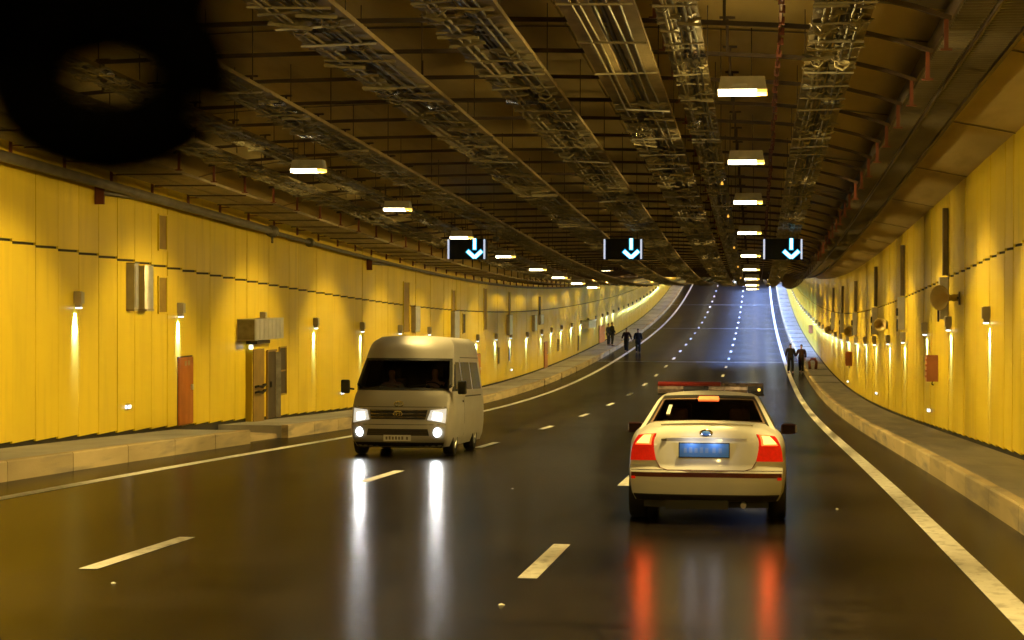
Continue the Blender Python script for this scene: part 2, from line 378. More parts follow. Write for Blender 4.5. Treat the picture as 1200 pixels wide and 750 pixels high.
# ------------------------------------------------------------------ ceiling
CP = [(-12.7, 5.50), (-11.6, 5.78), (-10.2, 6.02), (-8.5, 6.16), (-6.0, 6.25), (-3.0, 6.25), (-1.0, 6.20), (1.2, 6.08), (3.18, 5.86), (4.5, 5.60)]
def ch(x):
    for i in range(len(CP)-1):
        if x <= CP[i+1][0]: break
    a, b = CP[i], CP[i+1]; return a[1]+(b[1]-a[1])*(x-a[0])/(b[0]-a[0])
ceiling = tag(empty('ceiling', F(-4, 20, 6)), 'low arched ochre ceiling hung with trays, rails and lamps', kind='structure')
cinv = Matrix.Translation(-ceiling.location)
def cpart(o): o.parent = ceiling; o.matrix_parent_inverse = cinv; return o
mb = MB(); n = 110; mb.grid(lambda i, j: F(-12.9+17.6*i/20, S0+(S1-S0)*j/n, ch(-12.9+17.6*i/20)+.09), 20, n)
cpart(mb.build('ceiling_backing', M['backing']))
farc = MB(); s = 33.2-7.5*6
CB = [-12.7, -10.6, -7.9, -5.2, -2.5, .3, 3.17, 4.5]
while s < S1-8:
    for i in range(len(CB)-1):
        a, b = CB[i]+.012, CB[i+1]-.012
        xs = [a]+[c[0] for c in CP if a < c[0] < b]+[b]
        prof = [(x, ch(x)) for x in xs]+[(x, ch(x)+.05) for x in reversed(xs)]
        tgt = MB() if 10 < s < 110 else farc
        tgt.sweep(prof, s+.045, s+7.5-.045, 3.75)
        if tgt is not farc: cpart(tgt.build('ceiling_panel', M['ceil']))
    if 10 < s < 150:
        xs = [c[0] for c in CP[1:-1]]; xs = [-12.6]+xs+[4.48]; mb = MB()
        mb.grid(lambda i, j: F(xs[i], s+(-.05, .05)[j], ch(xs[i])-.012), len(xs)-1, 1); cpart(mb.build('joint_cover', M['rail']))
    s += 7.5
o = cpart(farc.build('far_ceiling_panels', M['ceil'])); o['kind'] = 'stuff'
# transverse rails with their hangers
RP = [-10.4, -9.6, -8.5, -6.8, -5, -3, -1, .3, 1.1, 1.6, 1.95]
def rh(x): return ch(x)-.50-(.0 if x < .6 else .10*(x-.6)**2)
def rail_mesh():
    mb = MB()
    for i in range(len(RP)-1):
        a, b = RP[i], RP[i+1]
        mb.add([(a, -.035, rh(a)), (a, .035, rh(a)), (a, .035, rh(a)+.05), (a, -.035, rh(a)+.05), (b, -.035, rh(b)), (b, .035, rh(b)), (b, .035, rh(b)+.05), (b, -.035, rh(b)+.05)],
               [(0, 1, 5, 4), (1, 2, 6, 5), (2, 3, 7, 6), (3, 0, 4, 7)]+([(0, 3, 2, 1)] if i == 0 else [])+([(4, 5, 6, 7)] if i == len(RP)-2 else []))
    return mb
HX = [-9.3, -7.75, -5.6, -3.75, -2.2, -.38]
def hanger(x, mat_):
    top = ch(x)-rh(x)
    mb = MB(); mb.box(-.018, .018, -.015, .015, .05, top); mb.box(-.10, .10, -.03, .03, top-.03, top-.001); return mb.mesh('hanger', mat_)
def drop(L_, mat_):
    mb = MB(); mb.box(-.022, .022, -.02, .02, -L_, .0); mb.box(-.06, .06, -.03, .03, -L_-.02, -L_); return mb.mesh('drop_bracket', mat_)
rmesh = rail_mesh().mesh('support_rail', M['rail']); hm = [hanger(x, M['rail']) for x in HX]
dm = drop(.30, M['oxide'])
DX = [-10.3, -1.06, 1.90]
farr = MB(); rs = []; s = 20.3
k = 0
while s < 150:
    if s < 62:
        r = inst('support_rail', rmesh, ceiling, F(0, s, 0)); r.matrix_parent_inverse = cinv
        for x, me in zip(HX, hm): inst('hanger', me, r, (x, 0, rh(x)))
        for x in DX: inst('drop_bracket', dm, r, (x, 0, rh(x)))
    else:
        t = rail_mesh(); q = F(0, s, 0); farr.add([Vector(v)+q for v in t.v], t.f)
        for x in HX+DX:
            farr.box(x-.02, x+.02, s-.015, s+.015, q.z+rh(x)-(.3 if x in DX else 0), q.z+(rh(x) if x in DX else ch(x)))
    s += 2.28+(.35 if k % 3 == 2 else 0)*0+random.uniform(-.12, .12); k += 1
o = cpart(farr.build('far_support_rails', M['rail'])); o['kind'] = 'stuff'
# cross band under the ceiling close to the camera
mb = MB()
xs = [-12.3, -11, -9.5, -8, -6, -4, -2, 0, 1.2, 2.2, 3.2, 4.2]
for i in range(len(xs)-1):
    a, b = xs[i], xs[i+1]
    mb.grid(lambda u, v: Vector(((a, b)[u], 21.9+(.75, 0, 0, .75, .75)[v], zr(22)+ch((a, b)[u])+(-.10, -.10, -.16, -.16, -.10)[v])), 1, 4)
tag(mb.build('cross_duct', M['duct']), 'flat grey duct crossing the ceiling just ahead of the first lamp', 'duct')
# ------------------------------------------------------------------ cable trays
def crumple(w, seed, mat_):
    rnd = random.Random(seed); mb = MB(); n = 5; m = 4; L_ = rnd.uniform(.16, .30)
    P = [[Vector((-w/2+w*i/n+rnd.uniform(-.01, .01), (j/m-.5)*L_+rnd.uniform(-.02, .02), -.004-(.018+.03*rnd.random())*math.sin(PI*min(.98, max(.02, i/n)))*math.sin(PI*j/m)-rnd.uniform(0, .014))) for i in range(n+1)] for j in range(m+1)]
    mb.grid(lambda i, j: P[j][i], n, m)
    if seed % 3 == 1: mb.tube([(-w*.35, 0, 0), (-w*.3, .02, -.06), (0, .03, -.085), (w*.2, .02, -.05), (w*.3, 0, .02)], .010, 5)
    if seed % 3 == 2: mb.box(-w*.55, w*.55, -.012, .012, -.055, -.03)
    return mb.mesh('clamp', mat_)
def cable_tray(x0, x1, h, label, sA=-12, sB=230, step=.42, channel=True, first=18.2, nearlim=50, group=None):
    root = tag(empty('cable_tray', F((x0+x1)/2, 20, h)), label, 'cable tray', group)
    inv = Matrix.Translation(-root.location); w = x1-x0; c = (x0+x1)/2
    def prt(mb, nm, m, k=None):
        o = mb.build(nm, m); o.parent = root; o.matrix_parent_inverse = inv
        if k: o['kind'] = k
        return o
    g = w*.09
    for a, b in ((x0, c-g), (c+g, x1)):
        if not channel: a, b = (a+b)/2-.03, (a+b)/2+.03
        mb = MB(); mb.sweep([(a, h+.05), (a, h), (b, h), (b, h+.05), (b-.006, h+.05), (b-.006, h+.006), (a+.006, h+.006), (a+.006, h+.05)], sA, sB, 3); prt(mb, 'tray_channel', M['galvdull'])
    for q, dz in ((.03, .04), (-.04, .04), (-w*.3, -.03), (-w*.2, -.026), (w*.17, -.03), (w*.31, -.028)):
        mb = MB(); pts = [F(c+q+.012*math.sin(t*.7+q*90), t, h+dz+(.02 if dz > 0 else .008)*math.sin(t*1.3+q*50)+0*.02*math.sin(t*1.3+q*50)) for t in [sA+i*1.5 for i in range(int((min(sB, 130)-sA)/1.5))]]
        mb.tube(pts, .026 if dz > 0 else .017, 6); prt(mb, 'cable', M['cable'] if dz > 0 or q > 0 else M['foil'])
    mv = [crumple(w*.5, sd+int(abs(x0)*10), M['foil'] if sd else M['shiny']) for sd in range(9)]
    far = MB(); t = first+random.uniform(0, .3)
    while t < 120:
        for sd in (-1, 1):
            sc = random.uniform(.7, 1.15); cx = c+sd*w*.25+random.uniform(-.03, .03); tt = t+random.uniform(-.12, .12)
            me = mv[random.choice((0, 1, 2, 3, 4, 5, 6, 7, 8, 1, 2, 3, 4, 5, 6, 7, 8))]
            if t < nearlim:
                o = inst('clamp', me, None, F(cx, tt, h-.002), (random.uniform(-.2, .2), random.uniform(-.12, .12), random.uniform(-.3, .3)))
                o.scale = (sc, sc, sc*random.uniform(.5, 1.5)); o.parent = root; o.matrix_parent_inverse = inv
            else:
                q = F(cx, tt, h-.002); far.add([tuple(Vector((v.co.x*sc, v.co.y*sc, v.co.z*1.2))+q) for v in me.vertices], [tuple(p.vertices) for p in me.polygons])
        t += step*random.uniform(.75, 1.3)*(1 if t < 60 else 1.8)
    rg = MB(); rg.box(-w*.5, w*.5, -.015, .015, -.026, -.006); rgm = [rg.mesh('rung', M[q]) for q in ('foil', 'galv')]; t = 18.6+random.uniform(0, .5)
    while t < nearlim:
        o = inst('rung', rgm[random.random() < .25], None, F(c, t, h-.03), (0, random.uniform(-.06, .06), random.uniform(-.05, .05))); o.parent = root; o.matrix_parent_inverse = inv; t += random.choice((1.15, 2.3, 2.3, 3.45))
    prt(far, 'far_clamps', M['foil'], 'stuff')
    hr = MB(); t = 19.5
    while t < 70:
        for xx in (x0+.03, x1-.03): hr.box(xx-.006, xx+.006, t-.006, t+.006, zr(t)+h+.05, zr(t)+ch(xx))
        t += 4.56
    prt(hr, 'hanging_rods', M['rail'], 'stuff')
    return root
cable_tray(-9.75, -8.95, 5.34, 'wide ribbed cable tray running over the left lane nearest the left wall', step=.5, channel=False)
cable_tray(-8.35, -7.75, 5.30, 'narrow lumpy cable tray just left of the left row of lamps', step=.42, channel=False)
cable_tray(-6.95, -6.28, 5.26, 'lumpy cable tray just right of the left row of lamps', step=.4)
cable_tray(-4.95, -4.12, 5.30, 'shiny lumpy cable tray over the middle lane, above the left lane arrow sign', step=.48)
cable_tray(-3.35, -2.55, 5.32, 'lumpy cable tray over the middle of the road, above the middle arrow sign', step=.48)
cable_tray(-1.92, -1.18, 5.28, 'cable tray of two ribbed brown channels left of the small amber lights', step=.45, first=26)
cable_tray(-1.00, -.58, 5.28, 'narrow cable tray just left of the right row of lamps', step=.48)
cable_tray(.54, 1.12, 5.28, 'shiny double channel cable tray just right of the right row of lamps', step=.48)
# broad tray near the left wall, with its fire main and brackets
root = tag(empty('cable_tray', F(-11.4, 20, 5.4)), 'long broad plain tray hugging the top of the left wall', 'cable tray'); inv = Matrix.Translation(-root.location)
for a, b in ((-11.72, -11.18), (-11.12, -10.55)):
    mb = MB(); mb.sweep([(a, 5.22), (b, 5.22), (b, 5.27), (a, 5.27)], -12, 330, 3); o = mb.build('tray_channel', M['galvdull']); o.parent = root; o.matrix_parent_inverse = inv
far = MB(); t = 19
while t < 110:
    q = zr(t); o_ = far
    o_.box(-11.75, -10.5, t-.02, t+.02, q+5.19, q+5.215); t += 2.28
o = far.build('cross_bars', M['rail']); o.parent = root; o.matrix_parent_inverse = inv; o['kind'] = 'stuff'
pipe = tag(empty('fire_main', F(-12.2, 20, 5.1)), 'long grey water pipe along the top of the left yellow panels', 'pipe'); inv = Matrix.Translation(-pipe.location)
def pp(mb, nm, m, sm=True):
    o = mb.build(nm, m, smooth=sm); o.parent = pipe; o.matrix_parent_inverse = inv; return o
mb = MB(); mb.tube([F(-12.18, t, 5.08) for t in [-12+i*2.0 for i in range(31)]], .095, 12); pp(mb, 'thick_pipe', M['pipe'])
mb = MB(); mb.tube([F(-12.18, t, 5.06) for t in [48+i*4.0 for i in range(70)]], .055, 8); pp(mb, 'thin_pipe', M['pipe'])
mb = MB(); mb.lathe([(0, -.12), (.15, -.12), (.15, -.04), (.11, -.04), (.11, .04), (.15, .04), (.15, .12), (0, .12)], 14, Matrix.Translation(F(-12.18, 48.4, 5.08)) @ Matrix.Rotation(PI/2, 4, 'X')); mb.tube([F(-12.18, 48.4, 5.0), F(-12.18, 48.4, 4.78)], .03, 8); pp(mb, 'flange', M['pipe'])
mb = MB(); mb.lathe([(0, -.1), (.12, -.1), (.12, .1), (0, .1)], 14, Matrix.Translation(F(-12.18, 52.6, 5.06)) @ Matrix.Rotation(PI/2, 4, 'X')); pp(mb, 'coupling', M['pipe'])
br = MB(); br.tube([(-.32, 0, .50), (-.10, 0, .47), (-.02, 0, .40), (0, 0, .25), (0, 0, .08)], .03, 6); br.box(-.03, .75, -.012, .012, .20, .222)
brm = br.mesh('pipe_bracket', M['oxide'])
t = 30.9; farb = MB()
while t < 200:
    if t < 80:
        o = inst('pipe_bracket', brm, None, F(-12.18, t, 5.08)); o.parent = pipe; o.matrix_parent_inverse = inv
    else: farb.tube([F(-12.4, t, 5.55), F(-12.2, t, 5.5), F(-12.18, t, 5.1)], .03, 4)
    t += 2.53
for t in (28.4, 25.9, 23.4):
    o = inst('pipe_bracket', brm, None, F(-12.18, t, 5.08)); o.parent = pipe; o.matrix_parent_inverse = inv
o = pp(farb, 'far_brackets', M['oxide']); o['kind'] = 'stuff'
# wall stub pipe
for s_, l_, lab in ((35.9, 3.4, 'short horizontal grey pipe on a dark red bracket high on the left wall'), (62.0, 4.0, 'short grey pipe on a bracket high on the left wall above the van')):
    r = tag(empty('stub_pipe', F(WL+.15, s_, 4.95)), lab, 'pipe')
    mb = MB(); mb.tube([(0, 0, 0), (0, l_, .02)], .05, 8); mb.build('tube', M['pipe'], r, True)
    mb = MB(); mb.box(-.15, .03, -.03, .03, -.22, .22); mb.build('bracket', M['oxide'], r)
# large duct on the right of the ceiling
duct = tag(empty('ventilation_duct', F(2.3, 20, 5.4)), 'broad dark ribbed duct running along the right side of the ceiling', 'duct'); inv = Matrix.Translation(-duct.location)
for prof, nm, m in (([(1.98, 5.42), (1.95, 5.34), (2.26, 5.30), (2.28, 5.42)], 'inner_channel', 'duct'), ([(2.36, 5.42), (2.34, 5.32), (2.72, 5.36), (2.74, 5.46)], 'outer_channel', 'duct'), ([(2.29, 5.31), (2.31, 5.285), (2.33, 5.31), (2.31, 5.34)], 'ridge_pipe', 'rail'), ([(1.90, 5.46), (1.93, 5.30), (1.955, 5.30), (1.96, 5.46)], 'side_rail', 'rail'), ([(2.76, 5.50), (2.76, 5.33), (2.83, 5.35), (2.83, 5.52)], 'side_rail', 'rail')):
    prof = [(x*1.094, h+.32) for x, h in prof]; mb = MB(); mb.sweep(prof, -12, 330, 3); o = mb.build(nm, M[m]); o.parent = duct; o.matrix_parent_inverse = inv
far = MB(); t = 18
while t < 75:
    far.box(2.15, 2.48, t-.012, t+.012, zr(t)+5.60, zr(t)+5.628); far.box(2.58, 2.97, t-.012, t+.012, zr(t)+5.628, zr(t)+5.658); t += .17
o = far.build('ribs', M['duct']); o.parent = duct; o.matrix_parent_inverse = inv; o['kind'] = 'stuff'
# thin red sprinkler pipe with clips between lamps and tray, right side
spk = tag(empty('sprinkler_pipe', F(.24, 20, 5.55)), 'thin dark red pipe with small clips along the ceiling right of the right lamp row', 'pipe'); inv = Matrix.Translation(-spk.location)
mb = MB(); mb.tube([F(.24, t, 5.5) for t in [-10+2*i for i in range(70)]], .016, 6); o = mb.build('tube', M['oxide']); o.parent = spk; o.matrix_parent_inverse = inv
cl = MB(); cl.box(-.03, .035, -.03, .03, -.03, .05); clm = cl.mesh('clip', M['oxide']); t = 19.6
while t < 60:
    o = inst('clip', clm, None, F(.24+random.uniform(-.01, .02), t, 5.5)); o.parent = spk; o.matrix_parent_inverse = inv; t += random.choice((.5, .9, .7))
# ------------------------------------------------------------------ lights
def add_light(name, kind, loc, parent, energy, col, size=.1, spot=None, blend=.15, rot=None):
    ld = bpy.data.lights.new(name, kind); ld.energy = energy; ld.color = col; ld.shadow_soft_size = size
    if kind == 'SPOT': ld.spot_size = math.radians(spot); ld.spot_blend = blend
    o = bpy.data.objects.new(name, ld); COL.objects.link(o); o.parent = parent; o.location = loc
    if rot: o.rotation_euler = rot
    return o
def ceiling_lamp_meshes():
    h = MB()   # trough housing, wider at the bottom
    h.add([(-.24, -.12, .20), (.25, -.12, .20), (.25, .12, .20), (-.24, .12, .20), (-.26, -.15, .06), (.27, -.15, .06), (.27, .15, .06), (-.26, .15, .06)], [(0, 1, 2, 3), (0, 4, 5, 1), (1, 5, 6, 2), (2, 6, 7, 3), (3, 7, 4, 0)])
    h.box(-.11, .06, -.165, -.14, .085, .115); h.box(-.27, .28, -.155, .155, .052, .063)
    d = MB(); 
    def lens(mb, x0, x1):
        prof = [(-.13, .050), (-.135, .02), (-.09, 0), (.09, 0), (.135, .02), (.13, .050)]; n = len(prof)
        vs = [(x, y, z) for x in (x0, x1) for y, z in prof]; mb.add(vs, [(i, i+1, n+i+1, n+i) for i in range(n-1)]+[tuple(range(n)), tuple(range(n, 2*n))[::-1], (0, n, 2*n-1, n-1)])
    lens(d, -.265, .16); a = MB(); lens(a, .165, .275)
    r = MB(); r.box(-.006, .006, -.006, .006, 0, .55)
    return h.mesh('housing', M['lampsheet']), d.mesh('diffuser', M['diff']), a.mesh('amber_end', M['diffamber']), r.mesh('rod', M['rail']), d.mesh('added_cold_diffuser', M['coldface'])
LH, LD, LA, LR, LC = ceiling_lamp_meshes()
ORD = ['first', 'second', 'third', 'fourth', 'fifth', 'sixth', 'seventh', 'eighth', 'ninth', 'tenth', 'eleventh', 'twelfth', 'thirteenth', 'fourteenth', 'fifteenth', 'sixteenth']
def ceiling_lamp(X, s, label, group, h=4.82, cold=False):
    r = tag(empty('ceiling_lamp', F(X, s, h)), label, 'lamp', group)
    inst('housing', LH, r); inst('diffuser', LC if cold else LD, r)
    if not cold: inst('amber_end', LA, r)
    for x in (-.24, .10): inst('rod', LR, r, (x, 0, .2))
    if cold: add_light('lamp_light', 'SPOT', (0, 0, -.03), r, P_CEIL*4.6, (.27, .43, 1.0), 2.2, 150, .4)  # added light, stands in for daylight from beyond the tunnel
    else:
        for sg in (-1, 1): add_light('lamp_light', 'SPOT', (sg*.03, 0, -.03), r, P_CEIL, C_CEIL, .14, 90, .38, (0, -sg*math.radians(43), 0))
        if s < 26: add_light('lamp_spill', 'POINT', (0, 0, -.06), r, P_CEIL*.12, C_CEIL, .12)
        for sg in (-1, 1): add_light('lamp_side', 'SPOT', (sg*.05, 0, -.04), r, P_CEIL*.32, C_CEIL, .12, 96, .5, (0, -sg*math.radians(88), 0))
    return r
RS = [22.1, 29.9, 37.3, 45.8, 55.4, 64, 72.5, 81, 89.5, 98, 106.5, 115, 123.5]
for i, s in enumerate(RS):
    ceiling_lamp(-.17, s, h=4.82 if s < 90 else 5.12, label='glowing trough lamp on the ceiling, %s of the right row counted from the camera' % ORD[i], group='ceiling lamps of the right row')
for s in (14.3, 6.5, -1.3, -9): ceiling_lamp(-.17, s, 'ceiling trough lamp of the right row above the camera', 'ceiling lamps above the camera')
LS = [30.9, 38.8, 47.4, 55.9, 64.3, 71.5, 79.0, 86.5, 94.5, 103, 111.5, 120, 128.5]
for i, s in enumerate(LS):
    ceiling_lamp(-7.18, s, h=4.82 if s < 87 else 5.75, label='glowing trough lamp on the ceiling, %s of the left row counted from the camera' % ORD[i], group='ceiling lamps of the left row')
for s in (15, 7, -1, -9): ceiling_lamp(-7.18, s, 'ceiling trough lamp of the left row above the camera', 'ceiling lamps above the camera')
s = 137
while s < 330:
    ceiling_lamp(-7.18, s, 'ceiling trough lamp of the left row on the far climb', 'ceiling lamps on the far climb', 5.7); s += 11
s = 132
while s < 330:
    ceiling_lamp(-.17, s, 'ceiling trough lamp of the right row on the far climb', 'ceiling lamps on the far climb', 5.7); s += 11
s = 140; k = 0  # invented lamps out of view, added for the blue sheen on the road
while s < 300:
    k += 1; ceiling_lamp(-1.3 if k % 2 else 1.5, s, 'unseen added cold lamp giving the far climb a blue sheen', 'added cold lamps over the far climb', 5.35, cold=True); s += 5
# little amber lights on the narrow tray
for i, s in enumerate((36.3, 44.2, 56, 68, 80)):
    mb = MB(); mb.lathe([(0, .03), (.012, .03), (.016, .01), (.026, -.02), (.022, -.03), (0, -.03)], 10)
    o = mb.build('amber_light', M['amber'], loc=F(-.64, s, 5.12), smooth=True)
    tag(o, 'tiny amber bead light under the narrow tray, %s counted from the camera' % ORD[i], 'light', 'amber bead lights')
# wall lamps
wh = MB(); wh.box(0, .15, -.085, .085, .06, .27); wh.box(0, .12, -.07, .07, .27, .285); whm = wh.mesh('housing', M['lampbox'])
wn = MB(); wn.box(.02, .12, -.06, .06, -.01, .06); wnm = wn.mesh('neck', M['lampbox'])
we = MB(); we.box(.03, .115, -.055, .055, -.035, -.01); wem = we.mesh('lens', M['wallface'])
def wall_lamp(side, s, h, label, group):
    X = WL if side < 0 else WR
    r = tag(empty('wall_lamp', F(X, s, h-.15), None if side < 0 else (0, 0, PI)), label, 'lamp', group)
    inst('housing', whm, r); inst('neck', wnm, r); inst('lens', wem, r)
    add_light('lamp_light', 'SPOT', (.085, 0, -.05), r, P_WALL*(1 if s < 80 else 1.7), C_WALL, .04, 56, 1.0, (0, math.radians(28), 0))
    return r
LW = [34.8, 41.25, 48.4, 54.4, 61.0, 67.6, 73.8, 80.4, 86.9, 93.2, 98.8, 106, 113.4, 118.8, 125, 132, 139, 145, 151.7, 158.4, 164, 171]
s = 177.5
while s < 330: LW.append(s); s += 6.6
lwtxt = ['glowing box lamp on the left wall nearest the camera, left of the twin steel cabinets', 'glowing box lamp directly above the red door on the left wall', 'box lamp above the open doorway, half hidden behind the steel canopy',
         'glowing box lamp on the left wall, first one beyond the steel canopy', 'glowing box lamp on the left wall just left of the van roof']
for i, s in enumerate(LW):
    h = 2.90 if s < 84 else (2.6 if s < 100 else 2.5)
    if i < 5: lab, g = lwtxt[i], 'wall lamps on the left wall'
    elif i < 16: lab, g = 'glowing box lamp on the left wall, %s one counted from the near end' % ORD[i], 'wall lamps on the left wall'
    else: lab, g = 'tiny glowing lamp in the far row climbing along the left wall', 'far wall lamps of the left wall'
    wall_lamp(-1, s, h, lab, g)
for s in (28.2, 21.6, 15): wall_lamp(-1, s, 2.9, 'glowing box lamp on the left wall beside the camera', 'wall lamps beside the camera')
RW = [36.6, 43.7, 49.75, 57.05, 63.5, 70.7, 76.7, 83.7, 91.4, 98.6]
s = 105.4
while s < 330: RW.append(s); s += 6.7
rwtxt = ['glowing box lamp on the right wall nearest the camera, right of the biggest horn', 'glowing lamp under the tall steel post beside the biggest horn', 'glowing lamp just above and left of the nearer orange box']
for i, s in enumerate(RW):
    h = 2.74 if s < 50 else 2.62
    if i < 3: lab, g = rwtxt[i], 'wall lamps on the right wall'
    elif i < 12: lab, g = 'glowing box lamp on the right wall, %s one counted from the near end' % ORD[i], 'wall lamps on the right wall'
    else: lab, g = 'tiny glowing lamp in the far row along the right wall', 'far wall lamps of the right wall'
    wall_lamp(1, s, h, lab, g)
for s in (29.9, 23.2, 16.5): wall_lamp(1, s, 2.74, 'glowing box lamp on the right wall beside the camera', 'wall lamps beside the camera')
# ------------------------------------------------------------------ wall fittings
def wbox(name, side, s0, s1, h0, h1, d, m, label, cat, group=None, extra=None):
    X = WL if side < 0 else WR; sg = 1 if side < 0 else -1
    r = tag(empty(name, F(X, s0, h0)), label, cat, group); L_ = s1-s0; H_ = h1-h0
    if extra: extra(r, sg, L_, H_, d, m)
    else:
        mb = MB(); mb.box(min(0, sg*d), max(0, sg*d), 0, L_, 0, H_); mb.build('case', M[m], r)
    return r
def cab(r, sg, L_, H_, d, m):
    mb = MB(); mb.box(min(0, sg*d), max(0, sg*d), 0, L_, .03, H_); mb.build('case', M[m], r)
    mb = MB(); mb.box(min(sg*d, sg*(d+.012)), max(sg*d, sg*(d+.012)), .03, L_-.03, .07, H_-.05); mb.build('door', M[m], r)
    mb = MB(); mb.box(min(0, sg*(d+.02)), max(0, sg*(d+.02)), -.01, L_+.01, H_, H_+.02); mb.build('lid', M['galv'], r)
    mb = MB(); mb.box(min(.0, sg*d), max(.0, sg*d), .0, L_, 0, .025); mb.build('base', M['lampbox'], r)
def cab_round(r, sg, L_, H_, d, m):
    mb = MB(); prof = [(0, 0), (d*.8, 0), (d, .12*L_), (d*1.08, .5*L_), (d, .88*L_), (d*.8, L_), (0, L_)]
    mb.add([(sg*x, y, z) for z in (.02, H_) for x, y in prof], [(i, i+1, 8+i, 7+i) for i in range(6)]+[(0, 1, 2, 3, 4, 5, 6), (13, 12, 11, 10, 9, 8, 7)])
    autosmooth(mb.build('case', M[m], r), 50)
    mb = MB(); mb.box(min(0, sg*(d)), max(0, sg*d), 0, L_, -.03, .018); mb.build('base', M['lampbox'], r)
wbox('cabinet', -1, 37.75, 38.0, 2.76, 3.70, .17, 'cabinet', 'narrow steel cabinet, left one of the twin cabinets high on the left wall', 'cabinet', extra=cab)
wbox('cabinet', -1, 38.45, 38.95, 2.80, 3.70, .20, 'cabinet', 'broad shiny rounded cabinet, right one of the twin cabinets high on the left wall', 'cabinet', extra=cab_round)
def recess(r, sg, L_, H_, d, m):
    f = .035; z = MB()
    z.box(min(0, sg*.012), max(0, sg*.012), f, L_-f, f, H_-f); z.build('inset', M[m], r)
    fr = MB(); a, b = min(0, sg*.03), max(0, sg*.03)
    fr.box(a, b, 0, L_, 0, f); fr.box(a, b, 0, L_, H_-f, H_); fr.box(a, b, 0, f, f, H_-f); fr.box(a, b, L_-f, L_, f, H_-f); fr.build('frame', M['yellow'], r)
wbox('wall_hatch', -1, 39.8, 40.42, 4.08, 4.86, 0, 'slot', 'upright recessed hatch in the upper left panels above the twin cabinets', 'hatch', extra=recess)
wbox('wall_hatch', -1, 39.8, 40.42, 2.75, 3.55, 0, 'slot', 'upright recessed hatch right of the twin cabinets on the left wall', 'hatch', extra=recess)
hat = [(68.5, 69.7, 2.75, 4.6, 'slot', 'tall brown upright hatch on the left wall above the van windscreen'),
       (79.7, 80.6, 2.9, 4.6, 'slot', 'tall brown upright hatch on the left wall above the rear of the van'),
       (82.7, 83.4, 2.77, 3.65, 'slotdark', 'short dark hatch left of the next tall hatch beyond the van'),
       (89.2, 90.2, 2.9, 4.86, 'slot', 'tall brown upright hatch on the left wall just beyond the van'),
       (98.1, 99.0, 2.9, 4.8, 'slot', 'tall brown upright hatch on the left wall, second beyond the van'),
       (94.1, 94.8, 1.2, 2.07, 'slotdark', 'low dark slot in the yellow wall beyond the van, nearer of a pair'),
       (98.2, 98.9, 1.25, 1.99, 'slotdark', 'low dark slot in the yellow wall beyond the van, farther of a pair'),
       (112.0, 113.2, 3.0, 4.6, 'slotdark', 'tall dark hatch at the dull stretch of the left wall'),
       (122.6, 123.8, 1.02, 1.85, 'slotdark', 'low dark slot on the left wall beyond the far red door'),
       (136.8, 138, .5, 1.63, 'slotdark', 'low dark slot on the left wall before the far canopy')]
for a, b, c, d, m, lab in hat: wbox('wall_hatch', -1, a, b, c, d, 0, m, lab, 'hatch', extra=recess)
for a, b, c, d, lab in ((70.2, 71.2, 2.8, 3.74, 'grey steel cabinet under the seam of the left wall above the van roof'), (79.5, 80.8, 2.55, 3.7, 'grey steel cabinet at the rear of the van roof on the left wall'), (97.6, 98.8, 2.6, 3.6, 'grey steel cabinet on the left wall past the van'),
                        (108.8, 110, 2.63, 3.5, 'dark steel cabinet on the dull stretch of the left wall'), (111.9, 113.4, 2.95, 3.5, 'bright steel cabinet on the dull stretch of the left wall')):
    wbox('cabinet', -1, a, b, c, d, .16, 'cabinet', lab, 'cabinet', extra=cab)
# doors
def door(r, sg, L_, H_, d, m):
    mb = MB(); mb.box(min(0, sg*.02), max(0, sg*.02), 0, L_, 0, H_); mb.build('frame', M['slotdark'], r)
    mb = MB(); mb.box(min(sg*.02, sg*.05), max(sg*.02, sg*.05), .03, L_-.03, .02, H_-.03); lf = mb.build('leaf', M[m], r)
    mb = MB(); mb.box(min(sg*.05, sg*.09), max(sg*.05, sg*.09), L_*.80, L_*.9, H_*.5, H_*.58); mb.build('handle', M['cabinet'], lf)
    for i in range(2):
        mb = MB(); mb.box(min(sg*.05, sg*.056), max(sg*.05, sg*.056), L_*(.38+.22*i), L_*(.50+.22*i), H_*.86, H_*.93); mb.build('notice', M['concrete'], lf)
wbox('door', -1, 41.18, 42.3, .34, 1.86, 0, 'reddoor', 'rust red hatch door low in the left yellow wall', 'door', extra=door)
wbox('door', -1, 86.7, 88.0, .34, 1.86, 0, 'reddoor', 'rust red door in the left wall just behind the van', 'door', extra=door)
wbox('door', -1, 115.0, 116.8, .30, 1.86, 0, 'reddoor', 'far dark red door in the left wall between van and walkers', 'door', extra=door)
wbox('door', -1, 155.6, 161.5, .32, 1.75, 0, 'callbox', 'bright red far door behind the two people on the walkway', 'door', extra=door)
# emergency exit: canopy, door column, open leaf, slot window
can = tag(empty('exit_canopy', F(WL, 46.15, 2.28)), 'shiny steel box canopy projecting from the left wall over the exit', 'canopy')
mb = MB(); mb.box(0, .44, 0, 2.9, .0, .52); mb.build('box', M['cabinet'], can)
for i in range(7):
    mb = MB(); mb.box(.44, .452, .06+i*.405, .06+i*.405+.36, .03, .49); mb.build('ribbed_sheet', M['cabinet'], can)
mb = MB(); mb.box(.01, .43, -.012, -.001, .02, .5); mb.build('end_plate', M['galv'], can)
dc = tag(empty('exit_door', F(WL, 46.95, .22)), 'narrow brown door with a dark push bar under the steel canopy', 'door')
mb = MB(); mb.box(0, .16, 0, 1.18, 0, 1.98); mb.build('surround', M['yellow'], dc)
mb = MB(); mb.box(.16, .19, .05, 1.1, .02, 1.85); lf = mb.build('leaf', M['brass'], dc)
mb = MB(); mb.box(.02, .30, -.04, 1.25, 1.98, 2.06); mb.build('hood', M['slotdark'], dc)
